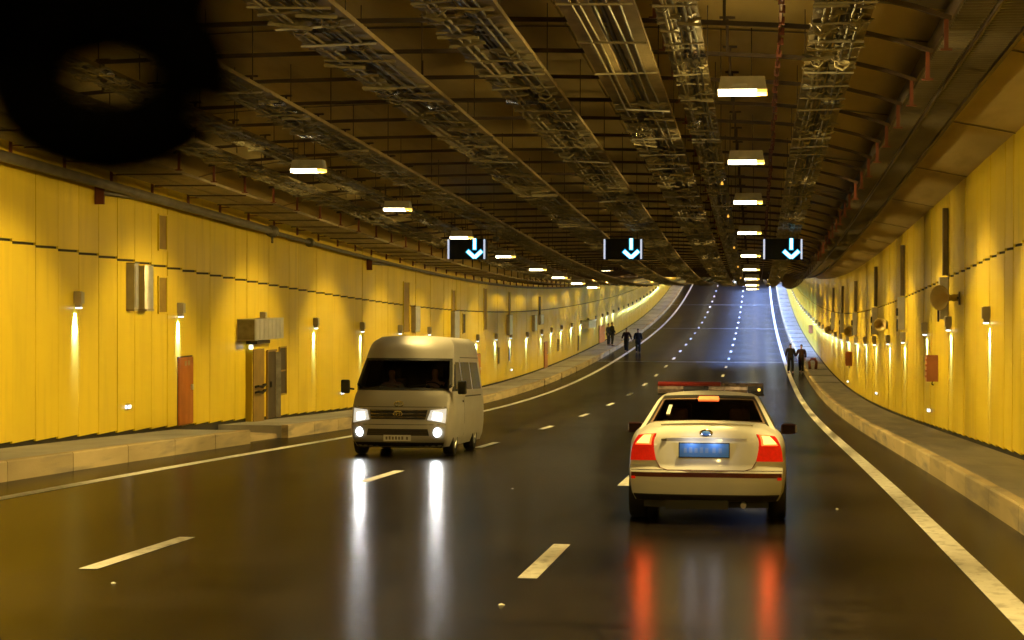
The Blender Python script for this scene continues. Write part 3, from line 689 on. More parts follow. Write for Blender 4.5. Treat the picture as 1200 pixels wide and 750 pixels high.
for z in (.78, .92):
    mb = MB(); mb.tube([(.19, .15, z), (.28, .18, z+.02), (.30, .5, z-.02), (.28, .9, z+.03), (.19, .95, z)], .03, 6); mb.build('push_bar', M['black'], lf)
mb = MB(); mb.box(.1, .18, -.06, .02, 1.86, 1.96); o = mb.build('call_light', M['marker'], dc)
od = tag(empty('open_door', F(WL, 49.0, .30)), 'dark open doorway with a pale grey leaf ajar in the left wall', 'door')
mb = MB(); mb.box(.0, .012, 0, .95, 0, 1.72); mb.build('opening_shade', M['slotdark'], od)  # dark plate in place of the doorway's shaded depth
mb = MB(); mb.box(.0, .05, -.05, 0, 0, 1.75); mb.box(0, .05, 0, .95, 1.72, 1.77); mb.build('frame', M['brass'], od)
mb = MB(); mb.box(0, .13, -.02, .02, 0, 1.70, M=Matrix.Translation((.02, .93, 0)) @ Matrix.Rotation(.25, 4, 'Z')); lf = mb.build('leaf', M['galv'], od)
mb = MB(); mb.box(.03, .06, .3, .42, .8, .95); mb.build('handle', M['black'], lf)
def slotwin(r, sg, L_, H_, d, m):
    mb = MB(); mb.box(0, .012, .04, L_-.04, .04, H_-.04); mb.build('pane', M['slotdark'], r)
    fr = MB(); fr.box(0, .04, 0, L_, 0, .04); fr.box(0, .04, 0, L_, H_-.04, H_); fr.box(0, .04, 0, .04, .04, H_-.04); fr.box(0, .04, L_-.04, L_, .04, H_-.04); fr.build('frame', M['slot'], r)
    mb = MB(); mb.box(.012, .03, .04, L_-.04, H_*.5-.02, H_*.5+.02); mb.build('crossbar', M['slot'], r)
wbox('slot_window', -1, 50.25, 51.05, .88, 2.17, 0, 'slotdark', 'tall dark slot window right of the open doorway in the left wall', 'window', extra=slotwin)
# far canopy
wbox('exit_canopy', -1, 140.4, 146.5, 2.0, 2.55, .5, 'cabinet', 'far pale canopy box on the left wall before the walkers', 'canopy')
# small marker lights
def marker(side, s, h, lab, g):
    sg = 1 if side < 0 else -1; r = tag(empty('marker_light', F(WL if side < 0 else WR, s, h)), lab, 'light', g)
    mb = MB(); mb.box(min(0, sg*.05), max(0, sg*.05), -.11, .11, -.05, .05); mb.build('case', M['galv'], r)
    mb = MB(); mb.box(min(sg*.05, sg*.056), max(sg*.05, sg*.056), -.07, .09, -.03, .035); mb.box(min(.005, sg*.04), max(.005, sg*.04), -.116, -.11, -.035, .035); mb.build('lens', M['marker'], r)
marker(-1, 37.8, .84, 'small white marker light low on the left wall near the red door', 'marker lights')
marker(-1, 58.2, .83, 'small white marker light low on the left wall beside the van mirror', 'marker lights')
marker(-1, 99.5, .79, 'small white marker light low on the left wall far beyond the van', 'marker lights')
marker(1, 49.0, .70, 'small marker light low on the right wall, nearest the camera', 'marker lights')
marker(1, 70.2, .74, 'small marker light low on the right wall, second from the camera', 'marker lights')
marker(1, 92.0, .60, 'small marker light low on the right wall, third from the camera', 'marker lights')
# call boxes on the right wall
def callbox(s, lab, sc=1.0):
    r = tag(empty('call_box', F(WR, s, 1.42)), lab, 'box')
    mb = MB(); mb.box(-.26*sc, -.002, 0, .30, 0, .62); mb.build('case', M['callbox'], r)
    for i in range(4):
        mb = MB(); mb.box(-.29*sc, -.262*sc, -.01, .20, .10+.13*i, .15+.13*i); mb.build('hinge', M['callbox'], r)
    mb = MB(); mb.tube([(-.13, .02, 0), (-.14, .03, -.06), (-.10, .04, -.08)], .015, 6); mb.build('cord', M['black'], r)
callbox(46.8, 'orange red box on the right wall below the steel post, nearer of two')
callbox(88.2, 'small bright orange box on the right wall below the third horn', 1.1)
callbox(150, 'tiny orange box on the right wall far up the climb', 1.1)
# steel posts with cabinets on the right wall
for s, lab, ht in ((44.3, 'tall dark upright post with a steel cabinet beside the biggest horn', 5.3), (57.1, 'tall thin post with a narrow cabinet, second along the right wall', 5.25), (69.8, 'tall thin post with a bright steel cabinet, third along the right wall', 5.2), (83.8, 'thin post with a dull cabinet, fourth along the right wall', 5.1),
                   (96.5, 'thin post with a cabinet, fifth along the right wall', 5.1), (108, 'thin post with a bright cabinet, sixth along the right wall', 5.1)):
    r = tag(empty('cable_post', F(WR, s, 2.72)), lab, 'post')
    mb = MB(); mb.box(-.13, -.02, .05, .30, 3.80-2.72, ht-2.72); mb.build('trunking', M['trunk'], r)
    mb = MB(); mb.box(-.20, -.02, 0, .34, .1, 1.04); c = mb.build('cabinet', M['cabinet'], r)
    mb = MB(); mb.box(-.25, -.20, .05, .2, .5, .72); mb.box(-.23, -.20, .1, .3, .05, .4); mb.build('junction_box', M['black'], c)
# horn loudspeakers
def horn(s, h, ang, label, sc=1.0):
    r = tag(empty('horn_speaker', F(WR, s, h)), label, 'loudspeaker')
    mb = MB(); mb.box(-.03, -.002, -.06, .06, -.15, .13); mb.tube([(-.02, 0, 0), (-.14, 0, 0)], .022, 8); mb.build('bracket', M['pipe'], r)
    Mx = Matrix.Translation((-.16, 0, 0)) @ Matrix.Rotation(ang, 4, 'Z') @ Matrix.Rotation(-PI/2, 4, 'Y')
    mb = MB(); mb.lathe([(0, -.16), (.06, -.155), (.065, -.02), (.045, .0), (.055, .08), (.085, .16), (.14, .25), (.21, .32), (.225, .33), (.215, .335), (.20, .32), (.13, .25), (.075, .16), (.04, .06), (0, .05)], 20, Mx @ Matrix.Scale(sc, 4)); mb.build('bell', M['horn'], r, True)
horn(41.9, 3.22, .75, 'big ochre horn speaker on the right wall, nearest of the row', 1.2)
horn(64.8, 3.10, 1.25, 'round ochre horn speaker facing the camera, second on the right wall', .95)
horn(86.6, 2.95, 1.3, 'round dark horn speaker above the far orange box, third on the right wall', 1.0)
horn(110.7, 2.75, 1.3, 'small horn speaker, fourth and farthest on the right wall', 1.0)
# ------------------------------------------------------------------ lane arrow signs
def arrow_sign(X, s, label):
    r = tag(empty('lane_sign', F(X, s, 4.53)), label, 'sign', 'lane arrow signs hung across the road')
    w, h = .51, .54
    mb = MB(); mb.box(-w, w, 0, .28, 0, h); mb.build('case', M['signblack'], r)
    for x in (-w-.012, w-.07):
        mb = MB(); mb.box(x, x+.045, -.03, .10, .01, h-.01); mb.build('edge_light', M['edgelit'], r)
    for nm, m, e, y in (('arrow_rim', 'arrowedge', .026, -.006), ('arrow', 'arrow', 0.0, -.012)):
        mb = MB(); cx = .20
        mb.box(cx-.029-e, cx+.029+e, y, y+.005, .27-e, .55)
        for sg in (-1, 1):
            a = Vector((cx, y, .045)); b = Vector((cx+sg*.185, y, .215)); d = (b-a).normalized(); nrm = Vector((-d.z, 0, d.x))*(1 if sg > 0 else -1)
            t = .035+e
            a2 = a-d*e*.0; b2 = b+d*e
            ps = [a2-nrm*t*.9, b2-nrm*t, b2+nrm*t, a2+nrm*t]
            y2 = y+(0.0007 if sg > 0 else 0)
            vs = [Vector((q.x, y2, q.z)) for q in ps]+[Vector((q.x, y2+.005, q.z)) for q in ps]
            mb.add(vs, [(0, 1, 2, 3), (4, 7, 6, 5), (0, 4, 5, 1), (1, 5, 6, 2), (2, 6, 7, 3), (3, 7, 4, 0)])
        mb.build(nm, M[m], r)
    for x in (-.35, .35):
        mb = MB(); mb.box(x-.012, x+.012, .12, .144, h, h+.95); mb.build('hanger_rod', M['rail'], r)
    return r
arrow_sign(-7.62, 51.3, 'black lane sign with a cyan down arrow over the lane of the van')
arrow_sign(-3.47, 51.3, 'black lane sign with a cyan down arrow over the middle of the road')
arrow_sign(.69, 51.3, 'black lane sign with a cyan down arrow right of the right lamp row')
# camera dome boxes seen as small dark fittings between signs
for X, s, h, lab in ((-6.6, 49.5, 4.95, 'small dark camera housing under the ceiling right of the left arrow sign'),):
    r = tag(empty('camera_housing', F(X, s, h)), lab, 'camera')
    mb = MB(); mb.box(-.06, .06, -.2, .15, -.06, .06); mb.build('case', M['black'], r)
    mb = MB(); mb.box(-.01, .01, -.01, .01, .06, .35); mb.build('stem', M['rail'], r)
# ------------------------------------------------------------------ vehicles
def skin_mesh(name, verts, edges, radii, m, parent, sub=1, root=0):
    me = bpy.data.meshes.new(name); me.from_pydata(verts, edges, []); o = bpy.data.objects.new(name, me); COL.objects.link(o)
    md = o.modifiers.new('skin', 'SKIN'); md.use_smooth_shade = True; md.branch_smoothing = .6
    for i, r in enumerate(radii):
        rr = r if isinstance(r, tuple) else (r, r); me.skin_vertices[0].data[i].radius = rr
    me.skin_vertices[0].data[root].use_root = True
    sb = o.modifiers.new('sub', 'SUBSURF'); sb.levels = sub; sb.render_levels = sub
    dg = bpy.context.evaluated_depsgraph_get(); dg.update(); me2 = bpy.data.meshes.new_from_object(o.evaluated_get(dg)); o.modifiers.clear(); o.data = me2
    me2.materials.clear(); me2.materials.append(M[m]); me2.polygons.foreach_set('use_smooth', [True]*len(me2.polygons)); me2.name = name
    o.parent = parent; return o
def lerp_tab(tab, z):
    if z <= tab[0][0]: return tab[0][1]
    for (a, va), (b, vb) in zip(tab, tab[1:]):
        if z <= b: t = (z-a)/(b-a); return va+(vb-va)*t
    return tab[-1][1]
def smooth_tab(tab, z, e=.05): return (lerp_tab(tab, z-e)+lerp_tab(tab, z)+lerp_tab(tab, z+e))/3
def shell(P, nu, nv, nw):      # unit cube surface mapped by P(u in -1..1, v 0..1 along the car, w 0..1 up)
    mb = MB()
    U = [-1+2*i/nu for i in range(nu+1)]; V = [i/nv for i in range(nv+1)]; Wd = [i/nw for i in range(nw+1)]
    mb.grid(lambda i, j: P(U[i], 0, Wd[j]), nu, nw); mb.grid(lambda i, j: P(U[i], 1, Wd[j]), nu, nw)
    mb.grid(lambda i, j: P(-1, V[i], Wd[j]), nv, nw); mb.grid(lambda i, j: P(1, V[i], Wd[j]), nv, nw)
    mb.grid(lambda i, j: P(U[i], V[j], 0), nu, nv); mb.grid(lambda i, j: P(U[i], V[j], 1), nu, nv)
    return mb
def weld(o, cut=None, parent=None):
    bm = bmesh.new(); bm.from_mesh(o.data); bmesh.ops.remove_doubles(bm, verts=bm.verts, dist=.0008); bmesh.ops.recalc_face_normals(bm, faces=bm.faces); bm.to_mesh(o.data); bm.free()
    if cut:
        mb = MB()
        for (y, z, r, x0, x1) in cut: mb.lathe([(0, x0), (r, x0), (r, x1), (0, x1)], 32, Matrix.Translation((0, y, z)) @ Matrix.Rotation(PI/2, 4, 'Y'))
        c = mb.build('cutter', M['black'])
        bm = bmesh.new(); bm.from_mesh(c.data); bmesh.ops.remove_doubles(bm, verts=bm.verts, dist=.0005); bmesh.ops.recalc_face_normals(bm, faces=bm.faces); bm.to_mesh(c.data); bm.free()
        md = o.modifiers.new('cut', 'BOOLEAN'); md.object = c; md.operation = 'DIFFERENCE'; md.solver = 'EXACT'
        dg = bpy.context.evaluated_depsgraph_get(); dg.update(); me = bpy.data.meshes.new_from_object(o.evaluated_get(dg)); o.modifiers.clear(); o.data = me
        bpy.data.objects.remove(c)
    autosmooth(o, 38); return o
def patch(name, Q, poly, m, parent, off=.004, n=10, th=.0):
    # Q(a,b) -> point, poly: 4 corners (a,b) bilinear, lifted along its normal
    mb = MB(); (a0, b0), (a1, b1), (a2, b2), (a3, b3) = poly
    def pt(i, j):
        u, v = i/n, j/n
        a = (a0*(1-u)+a1*u)*(1-v)+(a3*(1-u)+a2*u)*v; b = (b0*(1-u)+b1*u)*(1-v)+(b3*(1-u)+b2*u)*v
        p = Q(a, b); e = .004; nn = (Q(a+e, b)-p).cross(Q(a, b+e)-p).normalized()
        return p, nn
    c, nn0 = pt(n//2, n//2)
    sgn = 1 if (Vector(nn0)).dot(c-Vector((0, 2.3, .8))) > 0 else -1
    P0 = {}
    for i in range(n+1):
        for j in range(n+1):
            p, q = pt(i, j); P0[i, j] = (p, q*sgn)
    mb.grid(lambda i, j: P0[i, j][0]+P0[i, j][1]*off, n, n)
    # skirt giving it thickness
    ring = [(i, 0) for i in range(n)]+[(n, j) for j in range(n)]+[(i, n) for i in range(n, 0, -1)]+[(0, j) for j in range(n, 0, -1)]
    k = len(ring); vs = [P0[r][0]+P0[r][1]*off for r in ring]+[P0[r][0]-P0[r][1]*.012 for r in ring]
    mb.add(vs, [(i, (i+1) % k, k+(i+1) % k, k+i) for i in range(k)])
    o = mb.build(name, M[m], parent)
    bm = bmesh.new(); bm.from_mesh(o.data); bmesh.ops.remove_doubles(bm, verts=bm.verts, dist=.0005); bm.to_mesh(o.data); bm.free()
    return autosmooth(o, 40)
def wheel(parent, x, y, r, w, side):
    g = empty('wheel', (x, y, r)); g.parent = parent
    Mx = Matrix.Rotation(PI/2, 4, 'Y')
    mb = MB(); mb.lathe([(r*.62, -w/2), (r*.93, -w/2), (r, -w*.36), (r, w*.36), (r*.93, w/2), (r*.62, w/2), (r*.62, -w/2)], 28, Mx); autosmooth(mb.build('tyre', M['tyre'], g), 40)
    mb = MB(); e = side*w*.36; mb.lathe([(0, e), (r*.2, e+side*.01), (r*.25, e-side*.02), (r*.55, e-side*.01), (r*.62, e+side*.02), (r*.64, -e)], 28, Mx)
    for k in range(6):
        a = k*PI/3; mb.box(-.012, .012, -.03, .03, r*.2, r*.6, M=Matrix.Translation((e-side*.008, 0, 0)) @ Matrix.Rotation(a, 4, 'X'))
    mb.build('rim', M['rim'], g)
    return g
def poly_plate(mb, pts, y0, y1):   # outline in x,z extruded along y
    n = len(pts); vs = [(x, y0, z) for x, z in pts]+[(x, y1, z) for x, z in pts]
    return mb.add(vs, [tuple(range(n)), tuple(range(n, 2*n))[::-1]]+[(i, (i+1) % n, n+(i+1) % n, n+i) for i in range(n)])
# ---- the oncoming van: local y runs from its nose (0) to its tail (4.75)
VL = 4.75
vf = [(.18, .16), (.26, .05), (.34, .0), (.50, -.01), (.60, .0), (.66, .03), (.92, .10), (1.04, .17), (1.18, .30), (1.26, .40), (1.82, 1.00), (1.92, 1.08), (2.06, 1.20), (2.18, 1.36), (2.27, 1.62)]
vw = [(.18, .90), (.30, .955), (.55, .985), (.85, .985), (1.15, .965), (1.28, .945), (1.85, .865), (1.95, .845), (2.08, .822), (2.17, .79), (2.23, .74), (2.27, .64)]
def vanP(u, v, w):
    z = .18+(2.27-.18)*w; hw = smooth_tab(vw, z, .03)
    fy = smooth_tab(vf, z, .02); ry = VL-.03-.05*max(0, (z-1.2))
    fy += (.16 if z < 1.2 else .22)*abs(u)**4 + .05*u*u; ry -= .10*abs(u)**5
    y = fy+(ry-fy)*v
    nose = 1-.07*max(0, 1-(y-fy)/.45)**2 if z < 1.3 else 1
    z2 = z+(0.02*(1-u*u) if w > .985 else 0)
    return Vector((u*hw*nose, y, z2))
van = tag(empty('van', F(-6.67, 36.05, 0)), 'champagne high roof minibus driving towards the camera with its lights on', 'van')
van.rotation_euler = (math.atan((zr(40)-zr(37))/3), 0, 0)
NW = 40
mb = shell(vanP, 48, 44, NW); body = mb.build('body', [M['vanpaint'], M['plastic']], van)
WY = (.92, 3.49); WR_ = .335
weld(body, [(WY[0], .34, .39, -1.2, -.70), (WY[0], .34, .39, .70, 1.2), (WY[1], .34, .39, -1.2, -.70), (WY[1], .34, .39, .70, 1.2)])
def open_hole(o, test):
    bm = bmesh.new(); bm.from_mesh(o.data); kill = [f for f in bm.faces if test(f.calc_center_median())]
    bmesh.ops.delete(bm, geom=kill, context='FACES'); bm.to_mesh(o.data); bm.free()
def frame(name, Q, c, m, parent, off, t):
    (a0, b0), (a1, b1), (a2, b2), (a3, b3) = c; root = None
    for k, q in enumerate(([(a0, b0), (a1, b1), (a1, b1+t), (a0, b0+t)], [(a3, b3-t), (a2, b2-t), (a2, b2), (a3, b3)], [(a0, b0), (a0+t*1.2, b0), (a3+t*1.2, b3), (a3, b3)], [(a1-t*1.2, b1), (a1, b1), (a2, b2), (a2-t*1.2, b2)])):
        patch(name, Q, q, m, parent, off, 12)
open_hole(body, lambda c: c.y < 1.25 and 1.285 < c.z < 1.80 and abs(c.x) < .945*smooth_tab(vw, c.z, .03) and c.y < smooth_tab(vf, c.z)+.30)
mb = MB()
for sg in (-1, 1): mb.grid(lambda i, j: vanP(sg*.95, .16+.34*i/8, .42+.48*j/8)*1.0, 8, 8)
mb.grid(lambda i, j: vanP(-.93+1.86*i/8, .16+.34*j/8, .90), 8, 8); mb.grid(lambda i, j: vanP(-.95+1.9*i/8, .50, .40+.5*j/8), 8, 8)
mb.build('lining', M['lining'], van)
mb = MB(); mb.box(-.86, .86, .62, 1.08, 1.05, 1.235); mb.box(-.86, .86, .80, 2.4, .80, .84); mb.build('dashboard', M['plastic'], van)
for x in (-.42, .44):
    mb = MB(); mb.box(x-.24, x+.24, 1.86, 1.98, .85, 1.45); mb.box(x-.13, x+.13, 1.86, 1.96, 1.47, 1.66); st = mb.build('seat', M['seat'], van); bv = st.modifiers.new('bevel', 'BEVEL'); bv.width = .03; bv.segments = 2
mb = MB(); mb.tube([(.44+.19*math.cos(2*PI*k/20), 1.12+.07*math.sin(2*PI*k/20), 1.27+.12*math.sin(2*PI*k/20)) for k in range(21)], .014, 6); mb.build('steering_wheel', M['black'], van)
def vfront(a, b): return vanP(a, 0, (b-.18)/(2.27-.18))             # a: -1..1, b: height
def vside(sg): return lambda a, b: (lambda w: vanP(sg, max(0, min(1, (a-vanP(sg, 0, w).y)/(vanP(sg, 1, w).y-vanP(sg, 0, w).y))), w))((b-.18)/(2.27-.18))
ws = patch('windscreen', vfront, [(-.965, 1.26), (.965, 1.26), (.955, 1.825), (-.955, 1.825)], 'clearglass', van, .005, 14)
frame('windscreen_seal', vfront, [(-.985, 1.24), (.985, 1.24), (.968, 1.845), (-.968, 1.845)], 'plastic', ws, .010, .045)
mb = MB()
for a in (-.55, .15):
    pts = [vfront(a+.5*t, 1.30+.16*t*(1-t))+Vector((0, -.02, .0)) for t in [i/6 for i in range(7)]]; mb.tube(pts, .010, 5)
mb.build('wiper', M['black'], ws)
for sg in (-1, 1):
    Q = vside(sg)
    fd = patch('front_window', Q, [(.98, 1.22), (1.86, 1.20), (1.80, 1.78), (1.36, 1.78)], 'glass', van, .004)
    patch('door_mirror_panel', Q, [(.74, 1.22), (.96, 1.22), (1.30, 1.74), (1.20, 1.74)], 'plastic', fd, .004, 4)
    patch('middle_window', Q, [(2.00, 1.24), (3.12, 1.24), (3.10, 1.78), (2.00, 1.78)], 'glass', van, .004)
    patch('rear_window', Q, [(3.24, 1.24), (4.40, 1.24), (4.28, 1.78), (3.24, 1.78)], 'glass', van, .004)
    patch('door_line', Q, [(1.92, .35), (1.935, .35), (1.935, 1.85), (1.92, 1.85)], 'black', van, .0015, 6)
    patch('slide_rail', Q, [(2.1, 1.10), (4.3, 1.10), (4.3, 1.125), (2.1, 1.125)], 'black', van, .002, 6)
    hd = MB(); p = Q(1.80, 1.02); hd.box(-.02, .02, -.09, .09, -.02, .02); hd.build('door_handle', M['vanpaint'], van, loc=p+Vector((sg*.015, 0, 0)))
    # headlamp: swept quadrilateral
    a = lambda x: sg*x
    hl = patch('headlight', vfront, [(a(.60), .69), (a(.955), .63), (a(.965), .90), (a(.66), .87)], 'headlens', van, .010, 8)
    patch('headlight_bulb', vfront, [(a(.70), .70), (a(.87), .68), (a(.88), .81), (a(.72), .83)], 'head', hl, .022, 6)
    c = vfront(a(.80), .46)
    mb = MB(); mb.lathe([(0, .03), (.05, .025), (.085, .0), (.09, -.03)], 20, Matrix.Translation((0, 0, 0)) @ Matrix.Rotation(PI/2, 4, 'X')); mb.build('fog_light', M['fog'], van, True, loc=c+Vector((0, -.0, 0)))
    add_light('headlight_beam', 'SPOT', vfront(a(.8), .76)+Vector((0, -.06, 0)), van, 30, (1, .95, .86), .05, 60, .7, (-PI/2+math.radians(6), 0, 0))
    add_light('fog_beam', 'SPOT', c+Vector((0, -.07, 0)), van, 16, (.92, .97, 1), .05, 70, .7, (-PI/2+math.radians(4), 0, 0))
    # mirror
    mr = MB(); mr.box(-.085, .085, -.05, .05, -.13, .13); o = mr.build('mirror', M['black'], van, loc=(sg*1.13, .62, 1.30))
    bv = o.modifiers.new('bevel', 'BEVEL'); bv.width = .03; bv.segments = 3
    mb = MB(); mb.tube([(0, 0, -.03), (-sg*.14, .12, -.05)], .02, 6); mb.build('mirror_arm', M['black'], o)
    for y in WY: wheel(van, sg*.86, y, WR_, .20, sg)
# grille: dark slot with two chrome bars and a middle emblem
g = patch('grille', vfront, [(-.56, .70), (.56, .70), (.60, .875), (-.60, .875)], 'plastic', van, .006, 12)
for zc in (.735, .80, .86): patch('grille_bar', vfront, [(-.57, zc-.012), (.57, zc-.012), (.57, zc+.012), (-.57, zc+.012)], 'chrome', g, .016, 12)
patch('bonnet_line', vfront, [(-.97, .925), (.97, .925), (.97, .935), (-.97, .935)], 'black', van, .0015, 14)
mb = MB()
for k in range(24):
    t0, t1 = 2*PI*k/24, 2*PI*(k+1)/24
    mb.tube([(.085*math.cos(t0), 0, .055*math.sin(t0)), (.085*math.cos(t1), 0, .055*math.sin(t1))], .010, 5)
for k in range(16):
    t0, t1 = 2*PI*k/16, 2*PI*(k+1)/16
    mb.tube([(.032*math.cos(t0), 0, .050*math.sin(t0)), (.032*math.cos(t1), 0, .050*math.sin(t1))], .007, 5)
    mb.tube([(.06*math.cos(t0), 0, .02+.02*math.sin(t0)), (.06*math.cos(t1), 0, .02+.02*math.sin(t1))], .006, 5)
mb.build('emblem', M['chrome'], van, loc=vfront(0, .985)+Vector((0, -.02, 0)))
mb.build('grille_emblem', M['chrome'], g, loc=vfront(0, .80)+Vector((0, -.03, 0)))
patch('lower_intake', vfront, [(-.66, .395), (.66, .395), (.62, .52), (-.62, .52)], 'plastic', van, .004, 12)
for i in range(3): patch('intake_slat', vfront, [(-.62, .42+.035*i), (.62, .42+.035*i), (.62, .43+.035*i), (-.62, .43+.035*i)], 'rail', van, .012, 10)
patch('bumper_crease', vfront, [(-.97, .595), (.97, .595), (.97, .605), (-.97, .605)], 'black', van, .0015, 14)
mb = MB(); mb.box(-.26, .26, -.012, .0, -.056, .056); pl = mb.build('number_plate', M['whiteplate'], van, loc=vfront(0, .35)+Vector((0, -.02, 0)))
for i, x in enumerate((-.20, -.14, -.08, -.02, .04, .10, .19)):
    mb = MB(); mb.box(x-.018, x+.018, -.0145, -.0125, -.03, .03 if i % 2 else .025); mb.build('plate_character', M['pipe'], pl)
patch('front_skirt', vfront, [(-.97, .19), (.97, .19), (.97, .265), (-.97, .265)], 'plastic', van, .004, 14)
mb = MB(); mb.box(-.80, .80, .3, 4.5, .16, .30); mb.build('underbody', M['black'], van)
# interior silhouettes are hidden by the dark glass; roof trim
patch('roof_gutter', lambda a, b: vanP(-1, b, (a-.18)/2.09), [(1.865, .22), (1.865, .97), (1.88, .97), (1.88, .22)], 'black', van, .003, 10)
patch('roof_gutter', lambda a, b: vanP(1, b, (a-.18)/2.09), [(1.865, .22), (1.865, .97), (1.88, .97), (1.88, .22)], 'black', van, .003, 10)
# ---- the police car seen from behind: local y runs from its tail (0) to its nose (4.75)
PL = 4.74
def rearface(z): return smooth_tab([(.26, .10), (.32, .03), (.45, .0), (.60, .0), (.64, .05), (.72, .06), (.95, .10), (1.04, .13), (1.10, .17), (1.13, .26)], z, .012)
def topz(y): return smooth_tab([(0, 1.07), (.2, 1.09), (.5, 1.12), (.75, 1.13), (1.0, 1.05), (3.3, 1.02), (3.55, 1.0), (4.2, .90), (4.6, .76), (4.75, .62)], y, .08)
pw = [(.26, .84), (.34, .880), (.50, .903), (.70, .905), (.88, .895), (.96, .872), (1.03, .83), (1.08, .76), (1.13, .66)]
def carP(u, v, w):
    y0 = v*PL; zt = topz(y0); z = .26+(zt-.26)*w
    zn = .26+(1.13-.26)*w
    hw = smooth_tab(pw, zn, .02)
    ry = rearface(.26+(1.10-.26)*w)+.17*abs(u)**4+.03*u*u
    fy = PL-.02-.10*abs(w-.35)-.35*abs(u)**4
    y = ry+(fy-ry)*v
    k = 1-.055*max(0, 1-(y-ry)/.8)**2-.10*max(0, 1-(fy-y)/1.0)**2
    hw *= k
    return Vector((u*hw, y, z+(.025*(1-u*u)*w)))
car = tag(empty('police_car', F(-.555, 21.9, 0)), 'cream white police saloon seen from behind with brake lights on', 'car')
car.rotation_euler = (math.atan((zr(26)-zr(22))/4), 0, 0)
body = shell(carP, 26, 52, 22).build('body', M['policepaint'], car)
CY = (1.02, 3.76)
weld(body, [(y, .33, .37, a, b) for y in CY for a, b in ((-1.2, -.66), (.66, 1.2))])
def cabP(u, v, w):
    z = .98+(1.455-.98)*w
    hw = lerp_tab([(0, .80), (.15, .775), (.8, .605), (.92, .56), (1, .47)], w)
    ry = smooth_tab([(.98, .42), (1.10, .64), (1.36, 1.22), (1.42, 1.48), (1.455, 1.9)], z, .02)+.12*abs(u)**3
    fy = smooth_tab([(.98, 3.55), (1.08, 3.30), (1.38, 2.55), (1.455, 2.2)], z, .02)-.16*abs(u)**3
    return Vector((u*hw, ry+(fy-ry)*v, z+.02*(1-u*u)*w))
cabin = weld(shell(cabP, 44, 26, 32).build('cabin', M['policepaint'], car))
def crear(a, b): return cabP(a, 0, (b-.98)/(1.455-.98))
def csd(sg): return lambda a, b: (lambda w: cabP(sg, max(0, min(1, (a-cabP(sg, 0, w).y)/(cabP(sg, 1, w).y-cabP(sg, 0, w).y))), w))((b-.98)/(1.455-.98))
open_hole(cabin, lambda c: c.y < 1.75 and 1.115 < c.z < 1.378 and abs(c.x) < .875*lerp_tab([(0, .80), (.15, .775), (.8, .605), (.92, .56), (1, .47)], (c.z-.98)/.475) and c.y < smooth_tab([(.98, .42), (1.10, .64), (1.36, 1.22), (1.42, 1.48), (1.455, 1.9)], c.z, .02)+.2)
rw = patch('rear_window', crear, [(-.90, 1.095), (.90, 1.095), (.90, 1.397), (-.90, 1.397)], 'rearglass', car, .004, 12)
frame('rear_window_seal', crear, [(-.93, 1.085), (.93, 1.085), (.93, 1.405), (-.93, 1.405)], 'plastic', rw, .007, .028)
mb = MB()
for sg in (-1, 1): mb.grid(lambda i, j: cabP(sg*.93, .10+.8*i/8, .15+.78*j/6), 8, 6)
mb.grid(lambda i, j: cabP(-.92+1.84*i/8, .12+.8*j/8, .93), 8, 8); mb.grid(lambda i, j: cabP(-.92+1.84*i/8, .93, .1+.83*j/8), 8, 8); mb.build('lining', M['lining'], car)
mb = MB(); mb.box(-.66, .66, .85, 1.55, 1.06, 1.085); mb.build('parcel_shelf', M['seat'], car)
for x, y in ((-.38, 1.58), (.36, 1.58), (-.36, 2.45), (.36, 2.45)):
    mb = MB(); mb.box(x-.12, x+.12, y, y+.09, 1.11, 1.26 if y < 2 else 1.31); mb.box(x-.25, x+.25, y-.02, y+.1, .9, 1.10); st = mb.build('headrest', M['seat'], car); bv = st.modifiers.new('bevel', 'BEVEL'); bv.width = .03; bv.segments = 2
patch('third_brake_light', crear, [(-.20, 1.352), (.20, 1.352), (.195, 1.385), (-.195, 1.385)], 'brakehigh', rw, .014, 6)
patch('window_sticker', crear, [(-.70, 1.20), (-.64, 1.20), (-.66, 1.30), (-.72, 1.30)], 'whiteplate', rw, .010, 3)
for sg in (-1, 1):
    Q = csd(sg)
    patch('rear_side_window', Q, [(1.25, 1.06), (2.12, 1.05), (2.10, 1.36), (1.62, 1.36)], 'glass', car, .004)
    patch('front_side_window', Q, [(2.20, 1.05), (3.18, 1.04), (2.55, 1.36), (2.18, 1.36)], 'glass', car, .004)
    mr = MB(); mr.box(-.095, .095, -.05, .06, -.062, .072); o = mr.build('mirror', M['mirrorcap'], car, loc=(sg*.965, 2.92, .975)); bv = o.modifiers.new('bevel', 'BEVEL'); bv.width = .03; bv.segments = 3
    mb = MB(); mb.box(-.08, .08, -.056, -.05, -.048, .056); mb.build('mirror_glass', M['cabinglass'], o)
    mb = MB(); mb.box(sg*.085-.006, sg*.085+.02, -.054, .03, -.03, .05); mb.build('mirror_lamp', M['galv'], o)
    mb = MB(); mb.tube([(0, 0, -.03), (-sg*.15, 0, -.05)], .025, 6); mb.build('mirror_stem', M['plastic'], o)
def bside(sg): return lambda a, b: carP(sg, a/PL, (b-.26)/(1.0-.26))
def brear(a, b): return carP(a, 0, (b-.26)/(topz(0)-.26))
